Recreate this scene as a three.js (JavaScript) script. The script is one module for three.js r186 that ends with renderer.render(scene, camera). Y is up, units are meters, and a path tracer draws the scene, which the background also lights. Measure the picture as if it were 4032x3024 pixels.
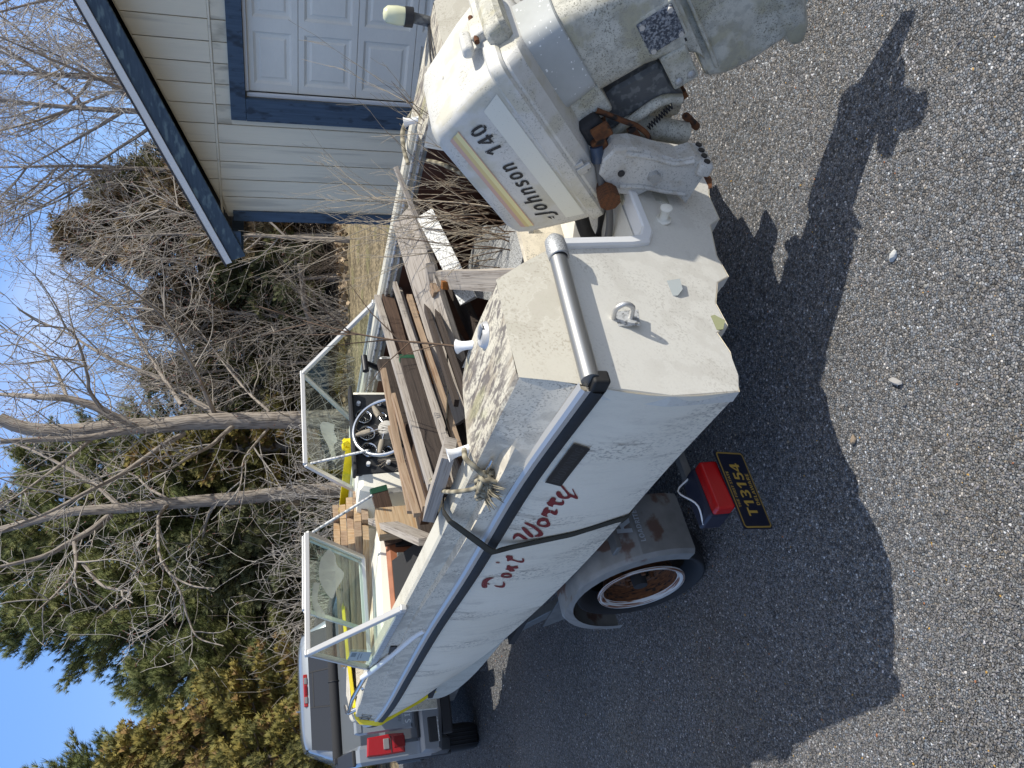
import * as THREE from 'three';
import { mergeGeometries, mergeVertices, toCreasedNormals } from 'three/addons/utils/BufferGeometryUtils.js';
import { RoundedBoxGeometry } from 'three/addons/geometries/RoundedBoxGeometry.js';

// ---------- camera, sky, sun, exposure ----------
const scene = new THREE.Scene();
const V3 = (x, y, z) => new THREE.Vector3(x, y, z);
const rad = THREE.MathUtils.degToRad;
// a phone held at head height in portrait, its picture stored sideways: the camera is rolled by a quarter turn
const EYE = V3(0, 1.862, 0), PITCH = rad(16.635), ROLL = rad(1.772);
const camera = new THREE.PerspectiveCamera(50.98, 4 / 3, 0.05, 900);
const FWD = V3(0, -Math.sin(PITCH), -Math.cos(PITCH)), DOWN = V3(0, -Math.cos(PITCH), Math.sin(PITCH));
camera.position.copy(EYE);
camera.up.set(Math.cos(ROLL), 0, 0).addScaledVector(DOWN, Math.sin(ROLL));
camera.lookAt(EYE.clone().add(FWD));
scene.add(camera);

const renderer = new THREE.WebGLRenderer({ antialias: true });
renderer.setSize(1024, 768);
renderer.toneMapping = THREE.LinearToneMapping;
renderer.toneMappingExposure = 1.08;
renderer.shadowMap.enabled = true;

const SUN_AZ = rad(104), SUN_EL = rad(46.6);
const SUN = V3(Math.sin(SUN_AZ) * Math.cos(SUN_EL), Math.sin(SUN_EL), -Math.cos(SUN_AZ) * Math.cos(SUN_EL));
const sun = new THREE.DirectionalLight(new THREE.Color(1, 0.95, 0.85), 4.7);
sun.position.copy(SUN).multiplyScalar(40).add(V3(0, 0, -6));
sun.target.position.set(0, 0, -6);
sun.castShadow = true;
Object.assign(sun.shadow.camera, { left: -25, right: 25, top: 25, bottom: -25, near: 1, far: 120 });
sun.shadow.mapSize.set(4096, 4096);
scene.add(sun, sun.target);

// ---------- noise ----------
function rng(seed) { let a = seed >>> 0; return () => { a = (a + 0x6D2B79F5) | 0; let t = Math.imul(a ^ (a >>> 15), 1 | a); t = (t + Math.imul(t ^ (t >>> 7), 61 | t)) ^ t; return ((t ^ (t >>> 14)) >>> 0) / 4294967296; }; }
const hash = (x, y, s) => { let h = Math.imul(x, 374761393) + Math.imul(y, 668265263) + Math.imul(s, 1274126177); h = Math.imul(h ^ (h >>> 13), 1274126177); return ((h ^ (h >>> 16)) >>> 0) / 4294967296; };
const mod = (a, n) => ((a % n) + n) % n;
function vnoise(x, y, px, py, s) { // value noise that tiles with period px, py
  const xi = Math.floor(x), yi = Math.floor(y); let fx = x - xi, fy = y - yi; fx = fx * fx * (3 - 2 * fx); fy = fy * fy * (3 - 2 * fy);
  const x0 = mod(xi, px), x1 = mod(xi + 1, px), y0 = mod(yi, py), y1 = mod(yi + 1, py);
  const a = hash(x0, y0, s), b = hash(x1, y0, s), c = hash(x0, y1, s), d = hash(x1, y1, s);
  return a + (b - a) * fx + (c - a) * fy + (a - b - c + d) * fx * fy;
}
function fbm(u, v, fu, fv, oct, s) { let t = 0, a = 0.5, n = 0; for (let i = 0; i < oct; i++) { t += a * vnoise(u * fu, v * fv, fu, fv, s + i * 17); n += a; a *= 0.5; fu *= 2; fv *= 2; } return t / n; }
const sm = (a, b, x) => { const t = Math.min(1, Math.max(0, (x - a) / (b - a))); return t * t * (3 - 2 * t); };
const lerp = (a, b, t) => a + (b - a) * t;
const mix3 = (a, b, t) => [lerp(a[0], b[0], t), lerp(a[1], b[1], t), lerp(a[2], b[2], t)];

// ---------- sky ----------
{
  const W = 1024, H = 512, data = new Float32Array(W * H * 4), d = V3(0, 0, 0);
  for (let j = 0; j < H; j++) for (let i = 0; i < W; i++) {
    const az = ((i + 0.5) / W - 0.5) * 2 * Math.PI, el = ((j + 0.5) / H - 0.5) * Math.PI;
    d.set(Math.cos(az) * Math.cos(el), Math.sin(el), Math.sin(az) * Math.cos(el));
    const up = Math.max(0, d.y), t = Math.pow(up, 0.55);
    let c = mix3([0.36, 0.60, 0.99], [0.20, 0.43, 0.95], sm(0.0, 0.30, up)); c = mix3(c, [0.16, 0.22, 0.34], sm(0.30, 0.85, up));  // unseen upper sky greyed so that its light on shaded surfaces turns neutral
    const cs = d.dot(SUN), g = Math.max(0, cs);
    const haze = 0.55 * Math.pow(0.5 + 0.5 * cs, 4.0) * (1 - 0.5 * up) + 0.5 * Math.pow(g, 24);
    // thin streaky cloud, projected on a layer overhead, thicker towards the sun's side
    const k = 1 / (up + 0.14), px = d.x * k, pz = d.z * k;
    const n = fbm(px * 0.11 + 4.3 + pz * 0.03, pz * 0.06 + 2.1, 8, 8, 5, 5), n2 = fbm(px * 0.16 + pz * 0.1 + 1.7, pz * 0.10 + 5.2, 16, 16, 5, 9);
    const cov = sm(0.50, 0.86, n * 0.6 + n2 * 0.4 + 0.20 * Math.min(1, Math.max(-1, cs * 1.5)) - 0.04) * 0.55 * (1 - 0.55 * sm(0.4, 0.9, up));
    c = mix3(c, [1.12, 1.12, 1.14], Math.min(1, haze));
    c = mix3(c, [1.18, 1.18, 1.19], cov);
    if (d.y < 0) c = mix3(c, [0.16, 0.15, 0.13], sm(0, 0.12, -d.y));
    const o = (j * W + i) * 4; data[o] = c[0]; data[o + 1] = c[1]; data[o + 2] = c[2]; data[o + 3] = 1;
  }
  const sky = new THREE.DataTexture(data, W, H, THREE.RGBAFormat, THREE.FloatType);
  sky.mapping = THREE.EquirectangularReflectionMapping; sky.magFilter = THREE.LinearFilter; sky.minFilter = THREE.LinearFilter; sky.needsUpdate = true;
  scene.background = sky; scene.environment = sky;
}

// ---------- textures ----------
function tex(w, h, fn, data = false) { // fn(u, v) -> [r, g, b] (sRGB 0..1) or a number (data)
  const a = new Uint8Array(w * h * 4);
  for (let j = 0; j < h; j++) for (let i = 0; i < w; i++) {
    let c = fn(i / w, j / h, i, j); if (typeof c === 'number') c = [c, c, c];
    const o = (j * w + i) * 4; for (let k = 0; k < 3; k++) a[o + k] = Math.max(0, Math.min(255, c[k] * 255)); a[o + 3] = 255;
  }
  const t = new THREE.DataTexture(a, w, h); t.wrapS = t.wrapT = THREE.RepeatWrapping; t.magFilter = THREE.LinearFilter; t.minFilter = THREE.LinearMipmapLinearFilter; t.generateMipmaps = true;
  if (!data) t.colorSpace = THREE.SRGBColorSpace; t.needsUpdate = true; return t;
}
function rep(t, su, sv = su) { t.repeat.set(su, sv); return t; } // repeats per metre
const S = (r, g, b) => [r / 255, g / 255, b / 255];
function canv(w, h, draw) { const c = document.createElement('canvas'); c.width = w; c.height = h; const g = c.getContext('2d'); draw(g, w, h); const t = new THREE.CanvasTexture(c); t.colorSpace = THREE.SRGBColorSpace; t.anisotropy = 8; return t; }
const mat = (o) => new THREE.MeshStandardMaterial({ roughness: 0.7, ...o });
const col = (r, g, b) => new THREE.Color().setRGB(r, g, b);

// ---------- geometry ----------
class MB { // collects indexed triangles and merges them into one geometry
  constructor() { this.p = []; this.n = []; this.u = []; this.i = []; }
  v(p, n, u, w) { this.p.push(p.x, p.y, p.z); this.n.push(n.x, n.y, n.z); this.u.push(u, w); return this.p.length / 3 - 1; }
  tube(pts, rs, sides = 6, cap = false) { // pts Vector3[], rs radius or array
    const N = pts.length, R = (k) => Array.isArray(rs) ? rs[k] : rs; let nx = null, len = 0; const t = V3(), b = V3(), n = V3(), q = V3(), base = this.p.length / 3;
    for (let k = 0; k < N; k++) {
      t.copy(pts[Math.min(N - 1, k + 1)]).sub(pts[Math.max(0, k - 1)]).normalize();
      if (!nx) { nx = V3(1, 0, 0); if (Math.abs(t.x) > 0.8) nx.set(0, 1, 0); }
      nx.addScaledVector(t, -nx.dot(t)).normalize(); b.crossVectors(t, nx);
      if (k) len += pts[k].distanceTo(pts[k - 1]);
      for (let s = 0; s <= sides; s++) { const a = s / sides * Math.PI * 2; n.copy(nx).multiplyScalar(Math.cos(a)).addScaledVector(b, Math.sin(a)); q.copy(pts[k]).addScaledVector(n, R(k)); this.v(q, n, s / sides * Math.PI * 2 * R(0), len); }
    }
    for (let k = 0; k < N - 1; k++) for (let s = 0; s < sides; s++) { const a = base + k * (sides + 1) + s, c = a + sides + 1; this.i.push(a, a + 1, c, a + 1, c + 1, c); }
    if (cap) for (const k of [0, N - 1]) { const sg = k ? 1 : -1; t.copy(pts[k ? N - 1 : 1]).sub(pts[k ? N - 2 : 0]).normalize().multiplyScalar(sg); const c = this.v(pts[k], t, 0, 0); const r0 = base + k * (sides + 1), rim = []; for (let s = 0; s <= sides; s++) { const o = (r0 + s) * 3; rim.push(this.v(V3(this.p[o], this.p[o + 1], this.p[o + 2]), t, 0.01, 0.01)); } for (let s = 0; s < sides; s++) k ? this.i.push(c, rim[s], rim[s + 1]) : this.i.push(c, rim[s + 1], rim[s]); }
    return this;
  }
  geo() { const g = new THREE.BufferGeometry(); g.setAttribute('position', new THREE.Float32BufferAttribute(this.p, 3)); g.setAttribute('normal', new THREE.Float32BufferAttribute(this.n, 3)); g.setAttribute('uv', new THREE.Float32BufferAttribute(this.u, 2)); g.setIndex(this.i); return g; }
}
function boxUV(g, s = 1, ox = 0, oy = 0) { // uv in metres from the dominant axis of each face
  g = g.index ? g.toNonIndexed() : g; const p = g.attributes.position, uv = new Float32Array(p.count * 2), a = V3(), b = V3(), c = V3(), n = V3();
  for (let i = 0; i < p.count; i += 3) {
    a.fromBufferAttribute(p, i); b.fromBufferAttribute(p, i + 1); c.fromBufferAttribute(p, i + 2); n.crossVectors(b.clone().sub(a), c.clone().sub(a));
    const x = Math.abs(n.x), y = Math.abs(n.y), z = Math.abs(n.z);
    [a, b, c].forEach((q, k) => { const o = (i + k) * 2; if (y >= x && y >= z) { uv[o] = q.z; uv[o + 1] = q.x; } else if (x >= z) { uv[o] = q.z; uv[o + 1] = q.y; } else { uv[o] = q.x; uv[o + 1] = q.y; } uv[o] = uv[o] * s + ox; uv[o + 1] = uv[o + 1] * s + oy; });
  }
  g.setAttribute('uv', new THREE.BufferAttribute(uv, 2)); return g;
}
const clean = (g) => { g = g.index ? g.toNonIndexed() : g; for (const k of Object.keys(g.attributes)) if (!['position', 'normal', 'uv'].includes(k)) g.deleteAttribute(k); return g; };
const merge = (list) => mergeGeometries(list.map(clean));
const crease = (g, deg = 30) => toCreasedNormals(g.index ? g.toNonIndexed() : g, rad(deg));
function box(w, h, d, r = 0) { return r > 0 ? new RoundedBoxGeometry(w, h, d, 2, Math.min(r, w / 2.01, h / 2.01, d / 2.01)) : new THREE.BoxGeometry(w, h, d); }
const mv = (g, x, y, z) => g.translate(x, y, z);
function grid(rows, smooth = 30) { // rows of Vector3 -> surface with uv in metres
  const R = rows.length, C = rows[0].length, p = [], u = [], ix = []; const ul = rows.map(() => new Array(C).fill(0)), vl = rows.map(() => new Array(C).fill(0));
  for (let i = 0; i < R; i++) for (let j = 0; j < C; j++) { if (i) ul[i][j] = ul[i - 1][j] + rows[i][j].distanceTo(rows[i - 1][j]); if (j) vl[i][j] = vl[i][j - 1] + rows[i][j].distanceTo(rows[i][j - 1]); p.push(...rows[i][j].toArray()); u.push(ul[i][j], vl[i][j]); }
  for (let i = 0; i < R - 1; i++) for (let j = 0; j < C - 1; j++) { const a = i * C + j, c = a + C; ix.push(a, a + 1, c, a + 1, c + 1, c); }
  const g = new THREE.BufferGeometry(); g.setAttribute('position', new THREE.Float32BufferAttribute(p, 3)); g.setAttribute('uv', new THREE.Float32BufferAttribute(u, 2)); g.setIndex(ix); g.computeVertexNormals(); return smooth ? crease(g, smooth) : g;
}
function extr(pts, depth, o = {}) { // polygon in xy extruded along +z (with a small bevel if asked)
  const sh = new THREE.Shape(pts.map((p) => new THREE.Vector2(p[0], p[1])));
  for (const h of o.holes || []) sh.holes.push(new THREE.Path(h.map((p) => new THREE.Vector2(p[0], p[1]))));
  const b = o.bevel || 0; return new THREE.ExtrudeGeometry(sh, { depth: depth - 2 * b, bevelEnabled: b > 0, bevelSize: b, bevelThickness: b, bevelOffset: -b, bevelSegments: 1, curveSegments: 8 }).translate(0, 0, b);
}
function mirrorX(g) { g = g.index ? g.toNonIndexed() : g; for (const k of ['position', 'normal']) { const a = g.attributes[k]; if (!a) continue; for (let i = 0; i < a.count; i++) a.setX(i, -a.getX(i)); } for (const k of Object.keys(g.attributes)) { const a = g.attributes[k], n = a.itemSize; for (let i = 0; i < a.count; i += 3) for (let c = 0; c < n; c++) { const t = a.array[(i + 1) * n + c]; a.array[(i + 1) * n + c] = a.array[(i + 2) * n + c]; a.array[(i + 2) * n + c] = t; } } return g; }
const cat = (pts, n) => new THREE.CatmullRomCurve3(pts, false, 'catmullrom', 0.5).getSpacedPoints(n);
function along(a, b, r, sides = 8) { return new MB().tube([a, b], r, sides, true).geo(); }

// ---------- naming ----------
const used = {};
function numbered(n) { if (!(n in used)) { used[n] = 0; return n; } used[n]++; return n + '_' + String(used[n]).padStart(3, '0'); }
function shade(o) { o.traverse((m) => { if (m.isMesh) { m.castShadow = true; m.receiveShadow = true; } }); return o; }
function tag(o, label, category, group) { o.userData.label = label; o.userData.category = category; if (group) o.userData.group = group; return o; }
function thing(name, label, category, parent, group) { const o = new THREE.Group(); o.name = numbered(name); tag(o, label, category, group); scene.add(o); return o; }
function part(name, g, m, parent, label) { const o = new THREE.Mesh(g, m); o.name = name; o.castShadow = o.receiveShadow = true; if (label) o.userData.label = label; parent.add(o); return o; }
function solo(name, g, m, label, category, group) { const o = new THREE.Mesh(g, m); o.name = numbered(name); o.castShadow = o.receiveShadow = true; tag(o, label, category, group); scene.add(o); return o; }
function struct(name, g, m) { const o = new THREE.Mesh(g, m); o.name = name; o.receiveShadow = true; o.castShadow = true; o.userData.kind = 'structure'; scene.add(o); return o; }

// ---------- materials of the ground and the garage ----------
function stones(N, seed, dark) { // crushed stone seen from above: colour and height
  const W = 1024, colr = new Uint8Array(W * W * 4), hgt = new Uint8Array(W * W * 4), R = rng(seed), px = [], sh = [];
  for (let k = 0; k < N * N; k++) { px.push([R(), R(), R(), R(), R()]); }
  const tint = (p) => { const t = p[2]; const b = t < 0.62 ? 98 + 28 * p[3] : t < 0.92 ? 122 + 28 * p[3] : t < 0.985 ? 142 + 36 * p[3] : 196; const w = p[4] - 0.45; return [b + w * 12, b + 1, b + 3 - w * 14]; };
  for (let j = 0; j < W; j++) for (let i = 0; i < W; i++) {
    const x = i / W * N, y = j / W * N, xi = Math.floor(x), yi = Math.floor(y); let d1 = 9, d2 = 9, id = 0;
    for (let b = -1; b <= 1; b++) for (let a = -1; a <= 1; a++) { const k = mod(yi + b, N) * N + mod(xi + a, N), q = px[k]; const dx = xi + a + q[0] - x, dy = yi + b + q[1] - y, d = dx * dx + dy * dy; if (d < d1) { d2 = d1; d1 = d; id = k; } else if (d < d2) d2 = d; }
    const e = Math.sqrt(d2) - Math.sqrt(d1), c = tint(px[id]), g = sm(0.0, 0.30, e), o = (j * W + i) * 4, grit = 0.86 + 0.28 * hash(i, j, 5), deep = px[id][1] < 0.30 ? 0.72 : 1;
    for (let k = 0; k < 3; k++) { colr[o + k] = Math.min(255, c[k] * (0.62 + 0.38 * g) * grit * deep); hgt[o + k] = 255 * Math.min(1, g * (0.25 + 0.75 * px[id][0])); } colr[o + 3] = hgt[o + 3] = 255;
  }
  const mk = (a, s) => { const t = new THREE.DataTexture(a, W, W); t.wrapS = t.wrapT = THREE.RepeatWrapping; t.magFilter = THREE.LinearFilter; t.minFilter = THREE.LinearMipmapLinearFilter; t.generateMipmaps = true; if (s) t.colorSpace = THREE.SRGBColorSpace; t.needsUpdate = true; return t; };
  return [mk(colr, true), mk(hgt, false)];
}
const [gravC, gravH] = stones(150, 11, 1.0);
const M = {};
M.gravel = mat({ vertexColors: true, map: gravC, bumpMap: gravH, bumpScale: 0.008, roughness: 0.95 });
M.lawn = mat({ map: tex(512, 512, (u, v) => { const a = fbm(u, v, 10, 10, 4, 3), b = fbm(u, v, 90, 40, 2, 8), c = fbm(u, v, 6, 6, 3, 21); let k = mix3(S(86, 76, 56), S(160, 144, 114), sm(0.25, 0.75, a * 0.5 + b * 0.5)); return mix3(k, S(104, 104, 62), sm(0.5, 0.75, c) * 0.45); }), roughness: 1 });
rep(M.lawn.map, 0.33);
M.litter = mat({ map: tex(512, 512, (u, v) => { const a = fbm(u, v, 60, 60, 3, 31), c = fbm(u, v, 8, 8, 3, 4); return mix3(mix3(S(82, 64, 44), S(176, 142, 104), sm(0.3, 0.72, a)), S(58, 50, 36), sm(0.45, 0.8, c) * 0.6); }), roughness: 1 });
rep(M.litter.map, 0.6);

// ---------- ground ----------
{
  const base = new THREE.PlaneGeometry(700, 700, 1, 1).rotateX(-Math.PI / 2); const uv = base.attributes.uv; for (let i = 0; i < 4; i++) uv.setXY(i, uv.getX(i) * 700, uv.getY(i) * 700);
  base.translate(0, -0.03, 0); struct('ground', base, M.lawn);
  // the crushed stone drive, gently uneven, with a ragged far edge against the lawn
  const nx = 160, nz = 120, p = [], u = [], ix = [], vc = [], X0 = -26, X1 = 22, Z0 = 9, R = rng(5);
  for (let j = 0; j <= nz; j++) for (let i = 0; i <= nx; i++) {
    const x = lerp(X0, X1, i / nx), far = -14.2 + 0.9 * fbm(i / nx, 0.3, 12, 3, 3, 71) + (x > 2.2 ? 3.4 : 0), z = lerp(Z0, far, Math.pow(j / nz, 1)); let y = 0.018 * (fbm(i / nx, j / nz, 26, 20, 3, 44) - 0.5);
    if (j === nz) y = -0.028; p.push(x, y, z); u.push(x / 1.25 + 0.06 * Math.sin(z), z / 1.25); { const t = fbm(i / nx, j / nz, 40, 34, 4, 46), d = sm(0.60, 0.78, fbm(i / nx, j / nz, 60, 50, 3, 49)) * 0.5, l = 0.80 + 0.42 * t; vc.push(l * (1 - 0.02 * d), l * (1 - 0.10 * d), l * (1 - 0.24 * d)); }
  }
  for (let j = 0; j < nz; j++) for (let i = 0; i < nx; i++) { const a = j * (nx + 1) + i, c = a + nx + 1; ix.push(a, a + 1, c, a + 1, c + 1, c); }
  const g = new THREE.BufferGeometry(); g.setAttribute('position', new THREE.Float32BufferAttribute(p, 3)); g.setAttribute('uv', new THREE.Float32BufferAttribute(u, 2)); g.setAttribute('color', new THREE.Float32BufferAttribute(vc, 3)); g.setIndex(ix); g.computeVertexNormals();
  struct('gravel_drive', g, M.gravel);
  // loose stones lying on it, as far as single stones can be made out
  const rocks = []; for (let k = 0; k < 4; k++) { const q = mergeVertices(new THREE.IcosahedronGeometry(1, 1).deleteAttribute('uv').deleteAttribute('normal')), P = q.attributes.position, R2 = rng(90 + k); const ax = [1, 0.62 + 0.2 * R2(), 0.75 + 0.25 * R2()]; const pl = []; for (let t = 0; t < 7; t++) pl.push(V3(R2() - 0.5, R2() - 0.5, R2() - 0.5).normalize()); const a = V3(); for (let i = 0; i < P.count; i++) { a.fromBufferAttribute(P, i); for (const d of pl) { const e = a.dot(d) - 0.66; if (e > 0) a.addScaledVector(d, -e); } P.setXYZ(i, a.x * ax[0], a.y * ax[1], a.z * ax[2]); } rocks.push(toCreasedNormals(q.toNonIndexed(), 0.3)); }
  const stone = mat({ roughness: 0.92 });
  const bands = [[-3.6, 2.6, -1.2, -3.4, 13000, 0.0040], [-5.5, 2.5, -3.4, -6.5, 6000, 0.0046], [-9, 3, -6.5, -12, 1200, 0.0075]];
  const lots = [[], [], [], []]; const m = new THREE.Matrix4(), q = new THREE.Quaternion(), e = new THREE.Euler();
  for (const [x0, x1, z1, z0, dens, sz] of bands) { const n = (x1 - x0) * (z1 - z0) * dens; for (let k = 0; k < n; k++) {
    const x = lerp(x0, x1, R()), z = lerp(z0, z1, R()); const big = R(); let s = sz * (0.55 + 0.75 * Math.pow(R(), 1.5)); if (big > 0.990) s *= 1.7; if (big > 0.9992) s *= 1.5;
    e.set(R() * 0.9 - 0.45, R() * 6.3, R() * 0.9 - 0.45); q.setFromEuler(e); m.compose(V3(x, s * 0.22, z), q, V3(s * (0.85 + 0.5 * R()), s * (0.7 + 0.3 * R()), s));
    const t = R(); let b = t < 0.62 ? 0.09 + 0.07 * R() : t < 0.93 ? 0.15 + 0.08 * R() : t < 0.989 ? 0.20 + 0.14 * R() : 0.42 + 0.15 * R(); let c = [b * (1 + 0.06 * R()), b, b * (0.95 + 0.11 * R())]; const y = R(); if (y > 0.9965) c = [0.42, 0.25, 0.06]; else if (y > 0.994) c = [0.32, 0.13, 0.06]; else if (y > 0.97) c = [b * 1.25, b * 1.05, b * 0.78];
    lots[k & 3].push([m.clone(), c]);
  } }
  lots.forEach((L, k) => { const I = new THREE.InstancedMesh(rocks[k], stone, L.length); L.forEach(([mm, c], i) => { I.setMatrixAt(i, mm); I.setColorAt(i, col(...c)); }); I.name = numbered('loose_gravel'); I.castShadow = I.receiveShadow = true; I.userData.kind = 'stuff'; tag(I, 'loose crushed grey stones scattered over the drive', 'gravel'); scene.add(I); });
  // a few rocks big enough to single out
  const bigs = [[2, 0.36, -2.05, 0.022, [0.5, 0.5, 0.48], 'pale angular rock below the outboard motor'], [1, -0.03, -2.05, 0.026, [0.3, 0.29, 0.28], 'grey rock just outside the edge of the motor shadow'], [0, -0.22, -2.25, 0.022, [0.26, 0.2, 0.14], 'brown rock at the tip of the boat shadow'], [3, -1.38, -2.02, 0.02, [0.4, 0.38, 0.34], 'beige rock in the shadow corner left of the boat']];
  for (const [k, x, z, s, c, l] of bigs) { const o = solo('rock', rocks[k].clone().scale(s, s * 0.8, s * 0.75), mat({ color: col(...c), roughness: 0.9 }), l, 'rock'); o.position.set(x, s * 0.35, z); o.rotation.y = k * 1.3; }
}

// ---------- garage ----------
M.siding = mat({ map: tex(512, 1024, (u, v) => { const g = fbm(u, v, 160, 6, 3, 51), b = fbm(u, v, 8, 4, 4, 5), st = fbm(u, v, 24, 3, 4, 77); let c = mix3(S(236, 224, 198), S(216, 205, 182), b * 0.7 + g * 0.35); return mix3(c, S(120, 114, 104), sm(0.60, 0.85, st) * 0.25); }), bumpMap: tex(256, 512, (u, v) => fbm(u, v, 120, 8, 3, 52), true), bumpScale: 0.0012, roughness: 0.85 });
rep(M.siding.map, 0.8, 0.4); rep(M.siding.bumpMap, 0.8, 0.4);
M.sidingStained = mat({ map: tex(512, 512, (u, v) => { const b = fbm(u, v, 8, 4, 4, 5), st = fbm(u, v, 14, 5, 5, 78); let c = mix3(S(232, 220, 194), S(210, 199, 176), b); return mix3(c, S(120, 113, 98), sm(0.5, 0.85, st) * 0.45); }), roughness: 0.88 }); rep(M.sidingStained.map, 0.9, 0.9);
M.blue = mat({ map: tex(256, 512, (u, v) => { const g = fbm(u, v, 40, 5, 4, 61), k = fbm(u, v, 9, 9, 4, 66); return mix3(mix3(S(56, 72, 88), S(76, 94, 112), g), S(36, 44, 54), sm(0.55, 0.8, k) * 0.7); }), roughness: 0.75 }); rep(M.blue.map, 2.2, 0.9);
M.blueWorn = mat({ map: tex(256, 512, (u, v) => { const g = fbm(u, v, 5, 44, 4, 62), k = fbm(u, v, 6, 16, 4, 68); return mix3(mix3(S(56, 70, 82), S(78, 92, 104), g), S(116, 132, 132), sm(0.50, 0.72, k) * 0.75); }), roughness: 0.85 }); rep(M.blueWorn.map, 1.6, 1.6);
M.doorWhite = mat({ map: tex(512, 512, (u, v) => { const g = fbm(u, v, 5, 7, 4, 81), k = fbm(u, v, 40, 90, 3, 82); return mix3(S(236, 230, 216), S(220, 214, 201), g * 0.7 + k * 0.3); }), roughness: 0.55 });
M.white = mat({ color: col(0.74, 0.73, 0.71), roughness: 0.6 });
M.shingle = mat({ map: tex(256, 256, (u, v) => { const g = fbm(u, v, 60, 60, 2, 91); return mix3(S(52, 50, 50), S(96, 92, 90), g); }), roughness: 0.95 });
M.drip = mat({ color: col(0.80, 0.76, 0.70), roughness: 0.45 });
M.darkIn = mat({ color: col(0.03, 0.03, 0.03), roughness: 1 });
{
  // local axes: x along the front to the left (away from the camera), y up, z out of the front wall; origin at the inner edge of the left door jamb
  const G = thing('garage', 'cream garage with blue trim, white panel door and gable roof behind the boat', 'garage');
  const hd = rad(48.1); G.position.set(2.75, 0, -7.8);
  G.setRotationFromMatrix(new THREE.Matrix4().makeBasis(V3(Math.sin(hd), 0, Math.cos(hd)), V3(0, 1, 0), V3(-Math.cos(hd), 0, Math.sin(hd))));
  const P = (n, g, m, par = G, l) => part(n, mirrorX(g), m, par, l); // the measures below run leftwards along the front
  const apexX = -2.05, slope = 0.402, eaveY = 2.262, cornerX = 1.30, roofY = (x) => eaveY + slope * (cornerX - 0.08 - Math.abs(x - apexX) - apexX);
  const farX = 2 * apexX - cornerX;
  // wall: a carrier set back behind the siding boards
  const wallPts = [[cornerX, 0.0], [cornerX, roofY(cornerX)], [apexX, roofY(apexX)], [farX, roofY(farX)], [farX, 0], [-4.75, 0], [-4.75, 2.09], [0.05, 2.09], [0.05, 0]];
  const wall = P('wall', boxUV(extr(wallPts, 0.10).translate(0, 0, -0.13)), M.siding);
  const band0 = 2.285; // the narrow horizontal moulding between the two courses of siding
  const edges = []; for (let x = cornerX - 0.05; x > -5.6; x -= 0.189) edges.push(x);
  const R = rng(17);
  const sided = (x0, x1, y0, y1, m) => { const w = x0 - x1 - 0.008, top0 = Math.min(y1, roofY(x0) - 0.02), top1 = Math.min(y1, roofY(x1) - 0.02); if (Math.max(top0, top1) < y0 + 0.05) return; const g = boxUV(extr([[x1 + 0.004, y0], [x0 - 0.004, y0], [x0 - 0.004, top0], [x1 + 0.004, top1]], 0.03, { bevel: 0.003 }).translate(0, 0, -0.03), 1, R() * 3, R() * 3); P('siding_board', g, m, wall); };
  for (let k = 0; k < edges.length - 1; k++) {
    const x0 = edges[k], x1 = edges[k + 1];
    sided(x0, x1, band0 + 0.012, 9, M.siding);
    if (x1 > 0.24) sided(x0, x1, 0.02, band0 - 0.012, M.siding);
    else if (x0 > 0.23) sided(x0, Math.max(x1, 0.232), 0.02, band0 - 0.012, M.siding);
    if (x1 < 0.24 && x0 > -5) sided(x0, x1, 2.14, band0 - 0.012, M.sidingStained);
    if (x0 < -5) sided(x0, x1, 0.02, band0 - 0.012, M.siding);
  }
  P('moulding', boxUV(mv(box(cornerX + 5.4, 0.022, 0.036, 0.006), (cornerX - 5.4) / 2, band0, -0.008)), M.siding, wall);
  // side and back walls, so that the house is closed
  P('side_wall', boxUV(mv(box(0.1, 2.26, 7.9), cornerX - 0.05, 1.13, -4.05)), M.siding); P('side_wall', boxUV(mv(box(0.1, 2.26, 7.9), farX + 0.05, 1.13, -4.05)), M.siding);
  P('back_wall', boxUV(extr([[cornerX, 0], [cornerX, 2.2], [apexX, roofY(apexX)], [farX, 2.2], [farX, 0]], 0.1).translate(0, 0, -8.1)), M.siding);
  // corner board, door casing
  P('corner_board', boxUV(mv(box(0.105, 2.18, 0.03, 0.004), 1.262, 1.09, 0.016)), M.blue); P('corner_board', boxUV(mv(box(0.03, 2.18, 0.10, 0.004), 1.318, 1.09, -0.04)), M.blue);
  P('door_casing', boxUV(mv(box(0.215, 2.02, 0.05, 0.005), 0.1375, 1.0, 0.015), 1, 0.3, 0), M.blue); P('door_casing', boxUV(mv(box(0.215, 2.02, 0.05, 0.005), -4.84, 1.0, 0.015), 1, 0.1, 0.2), M.blue);
  P('door_casing', boxUV(mv(box(5.2, 0.135, 0.055, 0.005), -2.36, 2.0785, 0.016), 1, 0.2, 0.7), M.blue);
  P('weather_strip', mv(box(0.035, 2.0, 0.03, 0.004), 0.012, 1.0, -0.035), M.white); P('weather_strip', mv(box(4.7, 0.03, 0.03, 0.004), -2.37, 1.995, -0.035), M.white);
  // sectional door: four sections, each with raised panels
  const D = P('garage_door', mv(box(4.74, 2.0, 0.02), -2.37, 1.0, -0.10), M.doorWhite);
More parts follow.
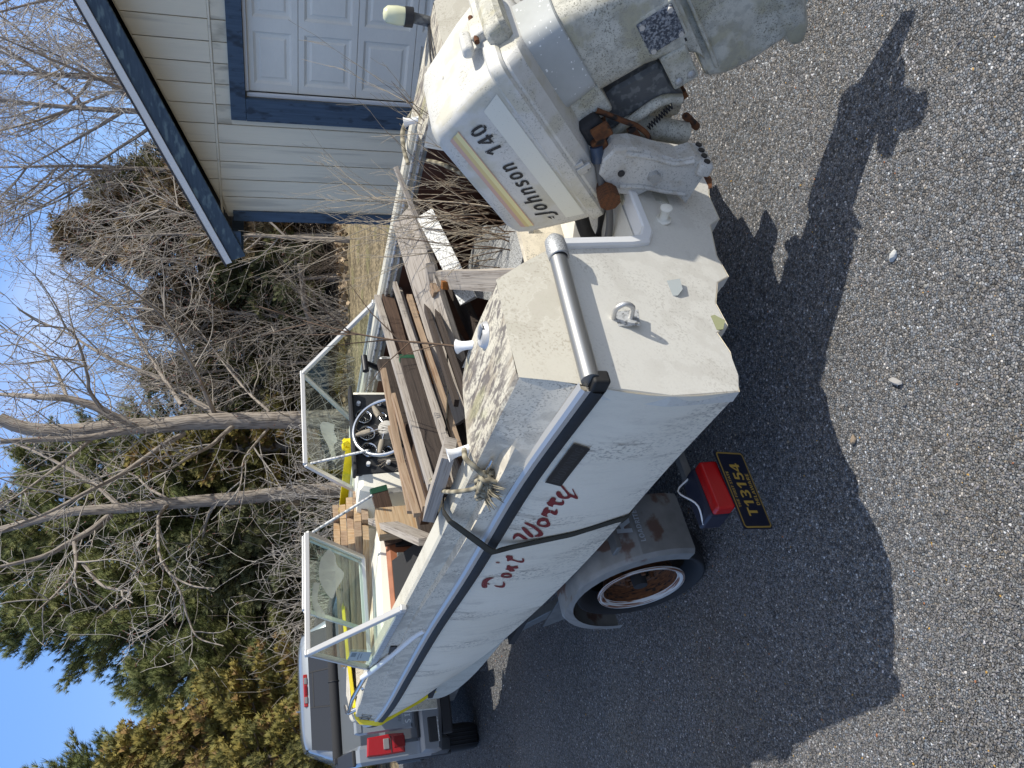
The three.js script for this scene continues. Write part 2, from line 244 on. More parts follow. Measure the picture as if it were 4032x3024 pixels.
  for (let r = 0; r < 4; r++) {
    const y0 = -0.06 + 0.533 * r + (r === 0 ? 0.02 : 0), y1 = Math.min(1.985, -0.06 + 0.533 * (r + 1)) - 0.005; const gs = [], holes = [];
    for (let c = 0; c < 8; c++) { const xr = -0.045 - c * 0.592; holes.push([[xr - 0.505, y0 + 0.055], [xr - 0.04, y0 + 0.055], [xr - 0.04, y1 - 0.055], [xr - 0.505, y1 - 0.055]]); }
    P('door_section', boxUV(extr([[-4.73, y0], [-0.008, y0], [-0.008, y1], [-4.73, y1]], 0.022, { holes, bevel: 0.003 }).translate(0, 0, -0.088)), M.doorWhite, D);
    for (const h of holes) { const w = h[1][0] - h[0][0], hh = h[2][1] - h[1][1], cx = (h[0][0] + h[1][0]) / 2, cy = (h[0][1] + h[2][1]) / 2; const f = (k) => [V3(cx - w / 2 + k, cy - hh / 2 + k, 0), V3(cx + w / 2 - k, cy - hh / 2 + k, 0), V3(cx + w / 2 - k, cy + hh / 2 - k, 0), V3(cx - w / 2 + k, cy + hh / 2 - k, 0), V3(cx - w / 2 + k, cy - hh / 2 + k, 0)]; const ring = (k, z) => f(k).map((q) => { q.z = z; return q; }); const pnl = boxUV(merge([grid([ring(0, -0.068), ring(0.02, -0.083), ring(0.045, -0.083), ring(0.065, -0.072)], 20), mv(new THREE.PlaneGeometry(w - 0.13, hh - 0.13), cx, cy, -0.072)])); P('door_panel', pnl, M.doorWhite, D); }
  }
  // roof: two slopes with thickness, rake boards and a pale drip edge, overhanging the front by 0.3 m
  const rl = (cornerX + 0.30 - apexX), ang = Math.atan(slope), L = rl / Math.cos(ang);
  for (const sgn of [1, -1]) {
    const T = (g) => { g.rotateZ(-sgn * ang); g.translate(apexX, roofY(apexX) + 0.075, 0); return g; };
    const rf = P('roof', boxUV(T(mv(box(L, 0.035, 8.9), sgn * L / 2, 0.055, -4.13))), M.shingle);
    P('rake_board', boxUV(T(mv(box(L, 0.15, 0.03, 0.003), sgn * L / 2, -0.045, 0.30)), 1, 0.4, 0.2), M.blueWorn, rf);
    P('drip_edge', boxUV(T(mv(box(L + 0.02, 0.062, 0.012), sgn * L / 2, 0.060, 0.330))), M.drip, rf);
    P('shingle_edge', boxUV(T(mv(box(L + 0.05, 0.018, 0.03), sgn * (L / 2 + 0.01), 0.1005, 0.325))), M.shingle, rf);
    P('soffit', boxUV(T(mv(box(L, 0.012, 0.30), sgn * L / 2, 0.02, 0.14))), M.siding, rf);
    const ex = apexX + sgn * rl, ey = roofY(apexX) + 0.075 - slope * rl;
    P('eave_return', boxUV(extr(sgn > 0 ? [[ex - 0.01, ey + 0.0], [ex - 0.01, ey - 0.075], [cornerX + 0.0, ey - 0.075], [cornerX + 0.0, ey + slope * 0.30]] : [[ex + 0.01, ey - 0.075], [ex + 0.01, ey], [farX, ey + slope * 0.3], [farX, ey - 0.075]], 0.028).translate(0, 0, 0.286 - 0.03)), M.blue, rf);
    P('fascia', boxUV(mv(box(0.025, 0.12, 8.4), ex - sgn * 0.02, ey - 0.03, -4.0)), M.blue, rf);
  }
}

// ---------- materials of the boat ----------
const speck = (u, v, f, a, b, s) => sm(a, b, fbm(u, v, f, f, 3, s));
const gel = (base, dark, amt, seed, stretch = 1) => tex(1024, 1024, (u, v) => { // chalky gelcoat: soft clouds, water lines, fine mildew
  const big = fbm(u, v, 4, 4, 5, seed), mid = fbm(u, v, Math.round(14 / stretch), 14 * stretch, 5, seed + 3), q = Math.abs(mid - 0.5), line = 1 - sm(0.0, 0.03, q), area = sm(0.40, 0.70, fbm(u, v, 6, 6, 4, seed + 9)), fine = sm(0.52, 0.80, fbm(u, v, 170, 170, 3, seed + 7));
  let c = mix3(base, dark, (0.05 + 0.24 * sm(0.36, 0.66, mid) * sm(0.28, 0.66, big)) * amt); c = mix3(c, mix3(base, [1, 1, 1], 0.35), line * 0.32 * amt * sm(0.35, 0.6, big)); return mix3(c, dark, fine * (0.12 + 0.55 * area) * amt);
});
const gelR = tex(256, 256, (u, v) => 0.42 + 0.4 * fbm(u, v, 16, 16, 4, 7), true);
M.transom = mat({ map: gel(S(220, 217, 207), S(168, 162, 150), 0.7, 101), roughness: 1, roughnessMap: rep(gelR.clone(), 2) }); rep(M.transom.map, 1.15);
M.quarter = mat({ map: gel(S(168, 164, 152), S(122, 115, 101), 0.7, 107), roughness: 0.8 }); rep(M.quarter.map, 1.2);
M.hull = mat({ map: tex(1024, 1024, (u, v) => { // faint runs and smudges of grime down the side
  const w = fbm(u, v, 6, 6, 3, 130) * 0.06, a = fbm(u + w, v, 46, 9, 5, 131), b = fbm(u, v, 3, 3, 4, 137), c2 = fbm(u, v, 190, 120, 3, 139), area = sm(0.44, 0.72, fbm(u, v, 6, 4, 4, 149)); let c = mix3(S(246, 237, 218), S(232, 222, 201), b); c = mix3(c, S(150, 140, 126), sm(0.46, 0.82, a) * (0.06 + 0.42 * area)); return mix3(c, S(112, 104, 94), sm(0.52, 0.78, c2) * (0.03 + 0.42 * area)); }), roughness: 1, roughnessMap: rep(gelR.clone(), 2) }); rep(M.hull.map, 1.0, 0.9);
M.deck = mat({ map: gel(S(222, 213, 194), S(92, 86, 78), 0.8, 151), roughness: 0.75 }); rep(M.deck.map, 1.3);
M.coaming = mat({ map: gel(S(202, 198, 184), S(140, 132, 116), 0.7, 155), roughness: 0.8 }); rep(M.coaming.map, 1.3);
M.deckDirty = mat({ map: tex(1024, 1024, (u, v) => { // long brown and grey runs of dirt over chalky white
  const w = fbm(u, v, 5, 5, 3, 160) * 0.05, a = fbm(u, v + w, 5, 34, 5, 161), b = fbm(u, v, 4, 4, 4, 163), d = fbm(u, v + w, 26, 90, 4, 165), f = sm(0.5, 0.78, fbm(u, v, 180, 180, 3, 168)), z = sm(0.42, 0.66, fbm(u, v, 3, 4, 3, 170)); let c = mix3(S(204, 199, 184), S(186, 178, 158), b); c = mix3(c, S(128, 114, 96), sm(0.46, 0.72, a) * 0.55); c = mix3(c, S(92, 86, 84), sm(0.42, 0.66, d) * (0.15 + 0.6 * z)); c = mix3(c, S(88, 82, 78), f * (0.1 + 0.4 * z)); return mix3(c, S(150, 150, 100), sm(0.62, 0.8, fbm(u, v, 5, 12, 3, 172)) * 0.35); }), roughness: 0.85 }); rep(M.deckDirty.map, 1.1);
M.alu = mat({ color: col(0.60, 0.59, 0.57), metalness: 0.6, roughness: 0.45 });
M.aluDull = mat({ map: tex(256, 256, (u, v) => { const g = fbm(u, v, 20, 20, 4, 181); return mix3(S(196, 197, 196), S(120, 120, 118), sm(0.4, 0.8, g)); }), metalness: 0.55, roughness: 0.55 }); rep(M.aluDull.map, 6);
M.steel = mat({ color: col(0.36, 0.36, 0.35), metalness: 0.85, roughness: 0.42 });
M.chrome = mat({ color: col(0.60, 0.60, 0.60), metalness: 1, roughness: 0.2 });
M.rubber = mat({ map: tex(256, 256, (u, v) => { const g = fbm(u, v, 24, 24, 4, 185); return mix3(S(22, 21, 21), S(40, 39, 38), g); }), roughness: 0.7 }); rep(M.rubber.map, 3);
M.black = mat({ color: col(0.018, 0.018, 0.02), roughness: 0.45 });
M.blackMatte = mat({ color: col(0.022, 0.022, 0.024), roughness: 0.85 });
M.vinyl = mat({ map: tex(256, 256, (u, v) => { const g = fbm(u, v, 12, 12, 4, 191); return mix3(S(82, 46, 31), S(60, 33, 24), g); }), roughness: 0.55 }); rep(M.vinyl.map, 2);
M.tanVinyl = mat({ map: tex(256, 256, (u, v) => { const g = fbm(u, v, 10, 10, 4, 193); return mix3(S(176, 112, 76), S(130, 78, 52), g); }), roughness: 0.6 }); rep(M.tanVinyl.map, 2);
M.plastic = mat({ color: col(0.80, 0.80, 0.79), roughness: 0.35 });
M.creamPlastic = mat({ map: gel(S(240, 236, 222), S(190, 182, 160), 0.35, 197), roughness: 0.5 });
M.glass = new THREE.MeshPhysicalMaterial({ color: col(0.80, 0.90, 0.84), transmission: 1, thickness: 0, roughness: 0.03, ior: 1.45 });
M.scratch = mat({ color: col(0.72, 0.78, 0.76), roughness: 0.9, transparent: true, opacity: 0.5 });
M.cushion = mat({ map: tex(256, 256, (u, v) => { const g = fbm(u, v, 9, 9, 4, 199); return mix3(S(236, 230, 212), S(184, 172, 146), sm(0.4, 0.8, g)); }), roughness: 0.8 });
M.red = mat({ color: col(0.30, 0.012, 0.014), roughness: 0.5 });
M.yellow = mat({ map: tex(64, 64, (u, v) => mix3(S(248, 226, 20), S(214, 188, 10), fbm(u, v, 16, 16, 2, 5))), roughness: 0.6 });
M.rope = mat({ map: tex(64, 256, (u, v) => { const k = 0.5 + 0.5 * Math.sin((u + v * 8) * Math.PI * 2 * 3), n = fbm(u, v, 16, 60, 2, 3); return mix3(S(92, 86, 72), S(176, 168, 146), k * 0.7 + n * 0.3); }), roughness: 0.95 });
M.strap = mat({ map: tex(128, 128, (u, v) => { const k = 0.5 + 0.5 * Math.sin(v * Math.PI * 2 * 24), n = fbm(u, v, 20, 20, 3, 6); return mix3(S(38, 36, 30), S(74, 70, 56), k * 0.35 + n * 0.5); }), roughness: 0.95 });
M.rust = mat({ map: tex(256, 256, (u, v) => { const g = fbm(u, v, 14, 14, 5, 211); return mix3(mix3(S(62, 36, 24), S(128, 82, 44), g), S(34, 28, 26), sm(0.55, 0.8, fbm(u, v, 8, 8, 3, 214))); }), roughness: 0.95 }); rep(M.rust.map, 4);
M.motor = mat({ map: tex(1024, 1024, (u, v) => { const b = fbm(u, v, 5, 5, 5, 221), m = fbm(u, v, 26, 26, 4, 222), k = sm(0.60, 0.80, fbm(u, v, 150, 150, 4, 223)), area = sm(0.44, 0.70, fbm(u, v, 5, 5, 4, 226)), y = sm(0.5, 0.75, fbm(u, v, 7, 7, 4, 229)); let c = mix3(S(212, 210, 204), S(190, 187, 178), b * 0.6 + m * 0.4); c = mix3(c, S(176, 168, 138), y * 0.35); return mix3(c, S(120, 118, 108), k * (0.08 + 0.7 * area)); }), roughness: 0.62 }); rep(M.motor.map, 2.2);
M.motorWorn = mat({ map: tex(1024, 1024, (u, v) => { const b = fbm(u, v, 6, 6, 4, 231), m = sm(0.42, 0.68, fbm(u, v, 22, 22, 5, 232)), k = sm(0.56, 0.76, fbm(u, v, 140, 140, 4, 233)), area = sm(0.38, 0.66, fbm(u, v, 6, 6, 4, 236)), y = sm(0.46, 0.72, fbm(u, v, 8, 8, 4, 239)); let c = mix3(S(204, 202, 190), S(178, 174, 160), b); c = mix3(c, S(150, 142, 108), y * 0.45); c = mix3(c, S(150, 148, 138), m * 0.45); return mix3(c, S(96, 94, 84), k * (0.1 + 0.6 * area)); }), roughness: 0.7 }); rep(M.motorWorn.map, 2.4);
M.bracket = mat({ map: tex(512, 512, (u, v) => { const b = fbm(u, v, 7, 7, 4, 291), k = sm(0.60, 0.78, fbm(u, v, 90, 90, 4, 293)), e = sm(0.5, 0.75, fbm(u, v, 10, 10, 4, 296)); let c = mix3(S(206, 204, 198), S(186, 185, 180), b); c = mix3(c, S(150, 138, 120), e * 0.3); return mix3(c, S(110, 110, 106), k * 0.5); }), roughness: 0.55 }); rep(M.bracket.map, 3);
M.motorGrey = mat({ map: tex(512, 512, (u, v) => { const b = fbm(u, v, 8, 8, 4, 241), k = sm(0.5, 0.7, fbm(u, v, 22, 22, 4, 243)); return mix3(mix3(S(96, 97, 97), S(70, 72, 73), b), S(168, 168, 160), k * 0.35); }), roughness: 0.7 }); rep(M.motorGrey.map, 2.5);
M.primer = mat({ map: tex(512, 512, (u, v) => { const b = fbm(u, v, 8, 8, 4, 251), k = sm(0.74, 0.78, fbm(u, v, 36, 36, 4, 253)); return mix3(mix3(S(178, 180, 178), S(162, 164, 160), b), S(234, 234, 230), k); }), roughness: 0.6 }); rep(M.primer.map, 2.5);
M.corroded = mat({ map: tex(512, 512, (u, v) => { const b = fbm(u, v, 40, 40, 4, 261); return mix3(S(70, 74, 82), S(156, 158, 160), sm(0.3, 0.75, b)); }), bumpMap: tex(256, 256, (u, v) => fbm(u, v, 30, 30, 4, 263), true), bumpScale: 0.004, roughness: 0.75, metalness: 0.2 }); rep(M.corroded.map, 5); rep(M.corroded.bumpMap, 5);
M.galv = mat({ map: tex(512, 512, (u, v) => { const b = fbm(u, v, 9, 9, 4, 271), k = sm(0.58, 0.74, fbm(u, v, 6, 6, 6, 275)); return mix3(mix3(S(152, 151, 148), S(122, 122, 120), b), S(88, 52, 38), k * 0.6); }), roughness: 0.6, metalness: 0.25 }); rep(M.galv.map, 2.2);
M.galvClean = mat({ map: tex(256, 256, (u, v) => { const b = fbm(u, v, 9, 9, 4, 281); return mix3(S(128, 128, 126), S(100, 101, 101), b); }), roughness: 0.55, metalness: 0.3 }); rep(M.galvClean.map, 3);
M.tyre = mat({ color: col(0.022, 0.022, 0.024), roughness: 0.85 });
const wood = (a, b, k, seed, fine = 1) => mat({ map: tex(512, 256, (u, v) => { // grain runs along u
  const w = fbm(u, v, 3, 5, 3, seed) * 2.2, g = 0.5 + 0.5 * Math.sin((v * 9 + w) * Math.PI * 2), f = fbm(u, v, 4, 90, 3, seed + 2), s = sm(0.6, 0.75, fbm(u, v, 6, 60, 3, seed + 4)); let c = mix3(a, b, 0.45 * g * fine + 0.55 * f); return mix3(c, k, s * 0.55); }), bumpMap: tex(256, 128, (u, v) => fbm(u, v, 4, 60, 3, seed + 6), true), bumpScale: 0.0015, roughness: 0.9 });
M.woodGrey = wood(S(176, 168, 158), S(132, 123, 114), S(88, 78, 70), 301, 0.4);
M.woodTan = wood(S(172, 150, 126), S(140, 118, 96), S(118, 84, 60), 311, 0.7);
M.woodFresh = wood(S(192, 168, 136), S(162, 138, 108), S(168, 124, 78), 321, 1);
M.woodBrown = wood(S(88, 68, 54), S(62, 46, 36), S(48, 34, 26), 331, 0.8);
M.woodDark = wood(S(72, 62, 55), S(48, 40, 35), S(34, 28, 24), 341, 0.5);
M.green = mat({ map: tex(128, 128, (u, v) => mix3(S(24, 84, 52), S(16, 60, 40), fbm(u, v, 12, 12, 3, 351))), roughness: 0.7 });
M.rotten = mat({ map: tex(128, 128, (u, v) => mix3(S(176, 118, 52), S(112, 66, 30), fbm(u, v, 14, 14, 4, 355))), roughness: 1 });
M.twig = mat({ color: col(0.13, 0.085, 0.055), roughness: 0.9 });
M.twigPale = mat({ color: col(0.36, 0.30, 0.22), roughness: 0.9 });
M.moss = mat({ color: col(0.26, 0.27, 0.15), roughness: 1 });
M.patch = mat({ color: col(0.33, 0.36, 0.36), roughness: 0.6 });
M.rimWhite = mat({ map: tex(128, 128, (u, v) => mix3(S(196, 194, 190), S(110, 66, 42), sm(0.48, 0.66, fbm(u, v, 12, 12, 4, 371)))), roughness: 0.6 });
M.navy = mat({ color: col(0.012, 0.016, 0.035), roughness: 0.5 });
M.cable = mat({ color: col(0.09, 0.09, 0.092), roughness: 0.5 });
M.navyPlastic = mat({ color: col(0.03, 0.05, 0.09), roughness: 0.4 });
M.lens = mat({ color: col(0.42, 0.008, 0.010), roughness: 0.18 });

// ---------- the boat: axes s (starboard), u (up), f (forward) from the foot of the transom ----------
const TH = rad(38.042), PH = rad(0.884), PS = rad(-1.801), KEEL = V3(0.747, 0.304, -2.647);
const bF = V3(-Math.sin(TH) * Math.cos(PH), Math.sin(PH), -Math.cos(TH) * Math.cos(PH)), s0 = V3(Math.cos(TH), 0, -Math.sin(TH)), u0 = s0.clone().cross(bF);
const bS = s0.clone().multiplyScalar(Math.cos(PS)).addScaledVector(u0, Math.sin(PS)), bU = bS.clone().cross(bF);
const bQ = new THREE.Quaternion().setFromRotationMatrix(new THREE.Matrix4().makeBasis(bS, bU, bF.clone().negate()));
const L = (s, u, f) => V3(s, u, -f);
const onBoat = (o, s = 0, u = 0, f = 0) => { o.position.copy(KEEL).addScaledVector(bS, s).addScaledVector(bU, u).addScaledVector(bF, f); o.quaternion.copy(bQ); return o; };
function tab(x, X, Y) { // cubic through a table
  const n = X.length; if (x <= X[0]) return Y[0]; if (x >= X[n - 1]) return Y[n - 1]; let i = 0; while (x > X[i + 1]) i++;
  const m = (k) => k <= 0 ? (Y[1] - Y[0]) / (X[1] - X[0]) : k >= n - 1 ? (Y[n - 1] - Y[n - 2]) / (X[n - 1] - X[n - 2]) : (Y[k + 1] - Y[k - 1]) / (X[k + 1] - X[k - 1]);
  const h = X[i + 1] - X[i], t = (x - X[i]) / h, t2 = t * t, t3 = t2 * t; return Y[i] * (2 * t3 - 3 * t2 + 1) + h * m(i) * (t3 - 2 * t2 + t) + Y[i + 1] * (3 * t2 - 2 * t3) + h * m(i + 1) * (t3 - t2);
}
const HF = [0, 0.5, 1.2, 1.9, 2.7, 3.5, 4.2, 4.8, 5.2, 5.42, 5.56];
const rubS = (f) => tab(f, HF, [1.10, 1.03, 0.97, 0.89, 0.81, 0.72, 0.60, 0.45, 0.32, 0.20, 0.0]), rubU = (f) => tab(f, HF, [0.765, 0.798, 0.822, 0.84, 0.85, 0.853, 0.852, 0.845, 0.838, 0.83, 0.825]);
const chS = (f) => tab(f, HF, [1.052, 0.985, 0.925, 0.85, 0.76, 0.63, 0.44, 0.27, 0.15, 0.07, 0.0]), chU = (f) => tab(f, HF, [0.281, 0.285, 0.305, 0.345, 0.43, 0.54, 0.65, 0.72, 0.755, 0.78, 0.79]), keelU = (f) => tab(f, HF, [-0.02, -0.02, -0.01, 0, 0.03, 0.11, 0.25, 0.42, 0.56, 0.66, 0.74]);
const rake = (u) => -0.05 - 0.17 * (u - 0.285);
const realF = (f, u) => f + rake(u) * Math.max(0, 1 - f / 0.8);
function hullSide(f, t) { // t: 0 at the rub rail, 1 at the chine; a knuckle at 0.68
  const a = rubS(f), b = rubU(f), c = chS(f), d = chU(f), k = 0.68; let s, u; const ks = lerp(c, a, 0.74), ku = lerp(d, b, 0.31);
  if (t < k) { const q = t / k; s = lerp(a, ks, q) + (0.012 * Math.sin(q * Math.PI)) * Math.min(1, (5.5 - f)); u = lerp(b, ku, q); } else { const q = (t - k) / (1 - k); s = lerp(ks, c, q); u = lerp(ku, d, q); }
  return [s, u];
}
const stations = []; for (let i = 0; i <= 60; i++) stations.push(5.56 * (1 - Math.pow(1 - i / 60, 1.25)));
const boat = onBoat(thing('motorboat', 'weathered white open motorboat with a lumber load standing on a trailer', 'boat'));
const bp = (n, g, m, par = boat, l) => part(n, g, m, par, l);
{
  // hull: both sides and the stepped bottom
  const FR = [[0.856, 0.898], [0.789, 0.957], [0.753, 0.778], [0.665, 0.804], [0.57, 0.651], [0.53, 0.452], [0.437, 0.478], [0.285, 0.359], [0.238, 0.166], [0.114, 0.146], [0, 0]];
  const side = (sg) => { const rows = stations.map((f) => { const r = []; for (let k = 0; k <= 14; k++) { const [s, u] = hullSide(f, k / 14); r.push(L(sg * s, u, realF(f, u))); } return r; }); if (sg > 0) rows.forEach((r) => r.reverse()); return grid(rows, 7); };
  const bottom = (sg) => { const rows = stations.map((f) => { const c = chS(f), d = chU(f), k = keelU(f), r = [L(sg * c, d, realF(f, d))]; for (const [a, b] of FR) { const u = k + b * (d - k); r.push(L(sg * a * c, u, realF(f, u))); } return r; }); if (sg > 0) rows.forEach((r) => r.reverse()); return grid(rows, 14); };
  bp('hull', merge([side(-1), side(1), bottom(-1), bottom(1)]), M.hull);
  // transom with the motor notch
  const half = [[1.10, 0.765], [1.099, 0.63], [1.10, 0.52], [1.083, 0.43], [1.052, 0.281], [0.99, 0.256], [0.9, 0.25], [0.83, 0.268], [0.792, 0.214], [0.70, 0.222], [0.60, 0.176], [0.558, 0.116], [0.46, 0.124], [0.30, 0.088], [0.25, 0.03], [0.12, 0.024], [0, -0.02]];
  const top = [[0.60, 0.752], [0.57, 0.735], [0.487, 0.47], [0.462, 0.415], [0.42, 0.395], [0.0, 0.392]];
  const poly = [...half.map(([s, u]) => [-s, u]), ...half.slice(0, -1).reverse(), ...top, ...top.slice(0, -1).reverse().map(([s, u]) => [-s, u])];
  const raked = (g) => { const p = g.attributes.position; for (let i = 0; i < p.count; i++) { const u = p.getY(i); p.setZ(i, -rake(u) - p.getZ(i)); } g = mirrorWind(g); g.computeVertexNormals(); return g; };
  function mirrorWind(g) { g = g.index ? g.toNonIndexed() : g; const a = g.attributes.position; for (let i = 0; i < a.count; i += 3) { const t = V3().fromBufferAttribute(a, i + 1), q = V3().fromBufferAttribute(a, i + 2); a.setXYZ(i + 1, q.x, q.y, q.z); a.setXYZ(i + 2, t.x, t.y, t.z); } return g; }
  bp('transom', boxUV(raked(extr(poly, 0.05, { bevel: 0.004 }))), M.transom);
  const outer = [[0.612, 0.757], [0.592, 0.735], [0.512, 0.465], [0.482, 0.395], [0.43, 0.368], [0, 0.364]], inner = [[0.0, 0.398], [0.41, 0.402], [0.455, 0.423], [0.478, 0.475], [0.556, 0.735], [0.575, 0.757]];
  const trimPoly = [...outer, ...outer.slice(0, -1).reverse().map(([s, u]) => [-s, u]), ...inner.slice().reverse().map(([s, u]) => [-s, u]), ...inner.slice(1)];
  bp('notch_trim', boxUV(raked(extr(trimPoly, 0.085, { bevel: 0.006 }).translate(0, 0, -0.018))), M.plastic);

  // deck: ledge, coaming, raised quarters and foredeck
  const CF = [-0.03, 0.45, 1.0, 1.6, 2.1, 2.67, 3.5, 4.2, 4.8, 5.2, 5.40, 5.50];
  const crS = (f) => tab(f, CF, [0.99, 0.965, 0.937, 0.89, 0.845, 0.79, 0.69, 0.565, 0.415, 0.285, 0.175, 0.0]), crU = (f) => tab(f, CF, [0.903, 0.93, 0.958, 0.99, 1.017, 1.04, 1.02, 0.985, 0.955, 0.94, 0.93, 0.925]);
  const inW = (f) => f < 0.40 ? tab(f, [-0.03, 0.0, 0.22, 0.33, 0.40], [0.36, 0.36, 0.375, 0.36, 0.325]) : f < 0.47 ? lerp(0.325, 0.09, sm(0.40, 0.47, f)) : Math.min(0.09, crS(f) * 0.8);
  const ff = [-0.03, 0.0, 0.1, 0.2, 0.26, 0.32, 0.36, 0.40, 0.42, 0.44, 0.455, 0.47, 0.5]; for (let f = 0.6; f < 5.35; f += 0.1) ff.push(f); ff.push(5.36, 5.42, 5.46, 5.49);
  const sec = (f) => {
    const fr = Math.max(0, f), a = rubS(fr), b = rubU(fr), c = crS(f), d = crU(f), on = sm(0.24, 0.36, f) * (1 - sm(2.7, 2.95, f));
    const lo = [a - 0.012, lerp(0.868, 0.945, sm(0.4, 2.1, f))], li = [Math.max(lo[0] - 0.065, c + 0.004), lo[1] + 0.003], so = [lerp(a, c, 0.55), lerp(b, d, 0.5)], si = [lerp(a, c, 0.6), lerp(b, d, 0.56)];
    const w = inW(f), io = c - w;
    return { rub: [a + 0.002, b + 0.002], lo: [lerp(so[0], lo[0], on), lerp(so[1], lo[1], on)], li: [lerp(si[0], li[0], on), lerp(si[1], li[1], on)], cr: [c, d], ct: [c - Math.min(0.012, w * 0.3), d + 0.006], it: [io + 0.01, d + 0.006], ii: [io, d - 0.006], ib: [Math.max(0, io - 0.012), f < 0.47 ? 0.42 : 0.30] };
  };
  const fAt = (f, u) => f < 0.36 ? lerp(realF(0, u) < f ? f : f, f, 1) + (f <= 0.2 ? (1 - sm(-0.03, 0.3, f)) * Math.min(0, (u - 0.905) * 0.72) : 0) : f;
  const strip = (sg, keys, sub = ff) => { const rows = sub.map((f) => { const q = sec(f); return keys.map((k) => L(sg * q[k][0], q[k][1], fAt(f, q[k][1]))); }); if (sg > 0) rows.forEach((r) => r.reverse()); return grid(rows, 22); };
  const outerG = [], topAft = [], cap = [];
  for (const sg of [-1, 1]) {
    outerG.push(strip(sg, ['rub', 'lo', 'li', 'cr']));
    topAft.push(strip(sg, ['cr', 'ct', 'it', 'ii'], ff.filter((f) => f <= 0.471)));
    cap.push(strip(sg, ['cr', 'ct', 'it', 'ii'], ff.filter((f) => f >= 0.47)));
    cap.push(strip(sg, ['ii', 'ib'], ff.filter((f) => f >= 0.47)));
    topAft.push(strip(sg, ['ii', 'ib'], ff.filter((f) => f >= 0.32 && f <= 0.471)));
    bp('raised_deck', merge(topAft.splice(0)), M.deckDirty); bp('deck_side', outerG.pop(), M.deck); bp('coaming', merge(cap.splice(0)), M.coaming);
  }
  // sloping faces between the raised quarters and the transom rail, and the walls of the motor well
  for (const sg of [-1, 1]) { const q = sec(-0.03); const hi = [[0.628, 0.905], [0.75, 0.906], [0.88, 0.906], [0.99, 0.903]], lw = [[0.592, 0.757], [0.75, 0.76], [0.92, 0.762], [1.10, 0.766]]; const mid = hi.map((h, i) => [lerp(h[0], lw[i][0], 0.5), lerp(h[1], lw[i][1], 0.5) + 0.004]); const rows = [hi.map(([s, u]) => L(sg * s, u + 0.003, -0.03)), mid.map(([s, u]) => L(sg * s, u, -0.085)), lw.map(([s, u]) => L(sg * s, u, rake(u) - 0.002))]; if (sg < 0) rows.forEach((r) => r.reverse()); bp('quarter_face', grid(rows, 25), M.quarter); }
  const well = []; const wsec = (f) => [[-0.632 + 0.03 * sm(0, 0.4, f), 0.906 + 0.054 * f], [-0.57, 0.74], [-0.50, 0.47], [-0.46, 0.405], [0.46, 0.405], [0.50, 0.47], [0.57, 0.74], [0.632 - 0.03 * sm(0, 0.4, f), 0.906 + 0.054 * f]];
  well.push(grid([-0.035, 0.1, 0.25, 0.40].map((f) => wsec(f).map(([s, u]) => L(s, u, u > 0.8 ? f : Math.max(f, rake(u) + 0.045)))), 25));
  well.push(grid([[-0.59, 0.62], [-0.55, 0.70], [-0.46, 0.405]].length ? [wsec(0.4).map(([s, u]) => L(s, Math.min(u, 0.66), 0.40)), wsec(0.4).map(([s, u]) => L(s * 0.98, 0.405, 0.42))] : [], 25));
  bp('motor_well', merge(well), M.transom);
  // foredeck cap and stem
  const fd = [4.75, 4.95, 5.15, 5.3, 5.4, 5.46, 5.49].map((f) => { const q = sec(f), r = []; for (let k = 0; k <= 8; k++) { const t = k / 8 * 2 - 1; r.push(L(t * (q.it[0]), q.it[1] + 0.012 * (1 - t * t), f)); } return r; });
  bp('foredeck', grid(fd, 30), M.deck);
  // cockpit lining, floor
  const lin = (sg, f0, f1, u0, u1) => { const rows = []; for (let f = f0; f <= f1 + 0.01; f += 0.2) rows.push([0, 0.5, 1].map((t) => L(sg * (crS(f) - 0.118 - 0.02 * t), lerp(crU(f) - u1, u0, t), f))); if (sg < 0) rows.forEach((r) => r.reverse()); return grid(rows, 30); };
  bp('side_lining', lin(1, 0.48, 2.5, 0.2, 0.075), M.vinyl); bp('side_lining', lin(-1, 0.48, 2.2, 0.2, 0.12), M.vinyl);
  for (const k of [0, 1]) bp('snap_track', new MB().tube(Array.from({ length: 12 }, (_, i) => { const f = 0.5 + i * 0.19; return L(crS(f) - 0.112 - 0.004 * k, crU(f) - 0.022 - 0.03 * k, f); }), 0.009, 6).geo(), M.aluDull);
  bp('cockpit_floor', boxUV(merge([mv(box(1.62, 0.03, 2.0), 0, 0.335, -1.4), mv(box(1.1, 0.03, 1.6), 0, 0.50, -3.2)])), M.blackMatte);
  bp('cockpit_bulkhead', boxUV(mv(box(1.72, 0.42, 0.03), 0, 0.37, -0.46)), M.deck);
  bp('bow_bulkhead', boxUV(mv(box(0.8, 0.6, 0.03), 0, 0.62, -4.75)), M.deck);
  for (const sg of [-1, 1]) bp('bow_cushion', boxUV(crease(grid([2.95, 3.5, 4.0, 4.4, 4.7].map((f) => { const o = crS(f) - 0.13, i = Math.max(0.06, o - 0.32); return (sg > 0 ? [[i, 0.62], [i, 0.78], [i + 0.03, 0.80], [o - 0.02, 0.80], [o, 0.78]] : [[o, 0.78], [o - 0.02, 0.80], [i + 0.03, 0.80], [i, 0.78], [i, 0.62]]).map(([s, u]) => L(sg * s, u, f)); })), 40)), M.cushion);

  // rub rail: rubber below, bright moulding above, round the whole sheer
  const prof = (sg, pts) => { const rows = stations.map((f) => pts.map(([ds, du]) => { const a = rubS(f), b = rubU(f); const e = 0.02, nx = rubS(Math.min(5.56, f + e)) - rubS(Math.max(0, f - e)), l = Math.hypot(nx, 2 * e), ns = 2 * e / l, nf = -nx / l; return L(sg * (a + ds * ns), b + du, realF(f, b) + ds * nf); })); if (sg > 0) rows.forEach((r) => r.reverse()); return grid(rows, 35); };
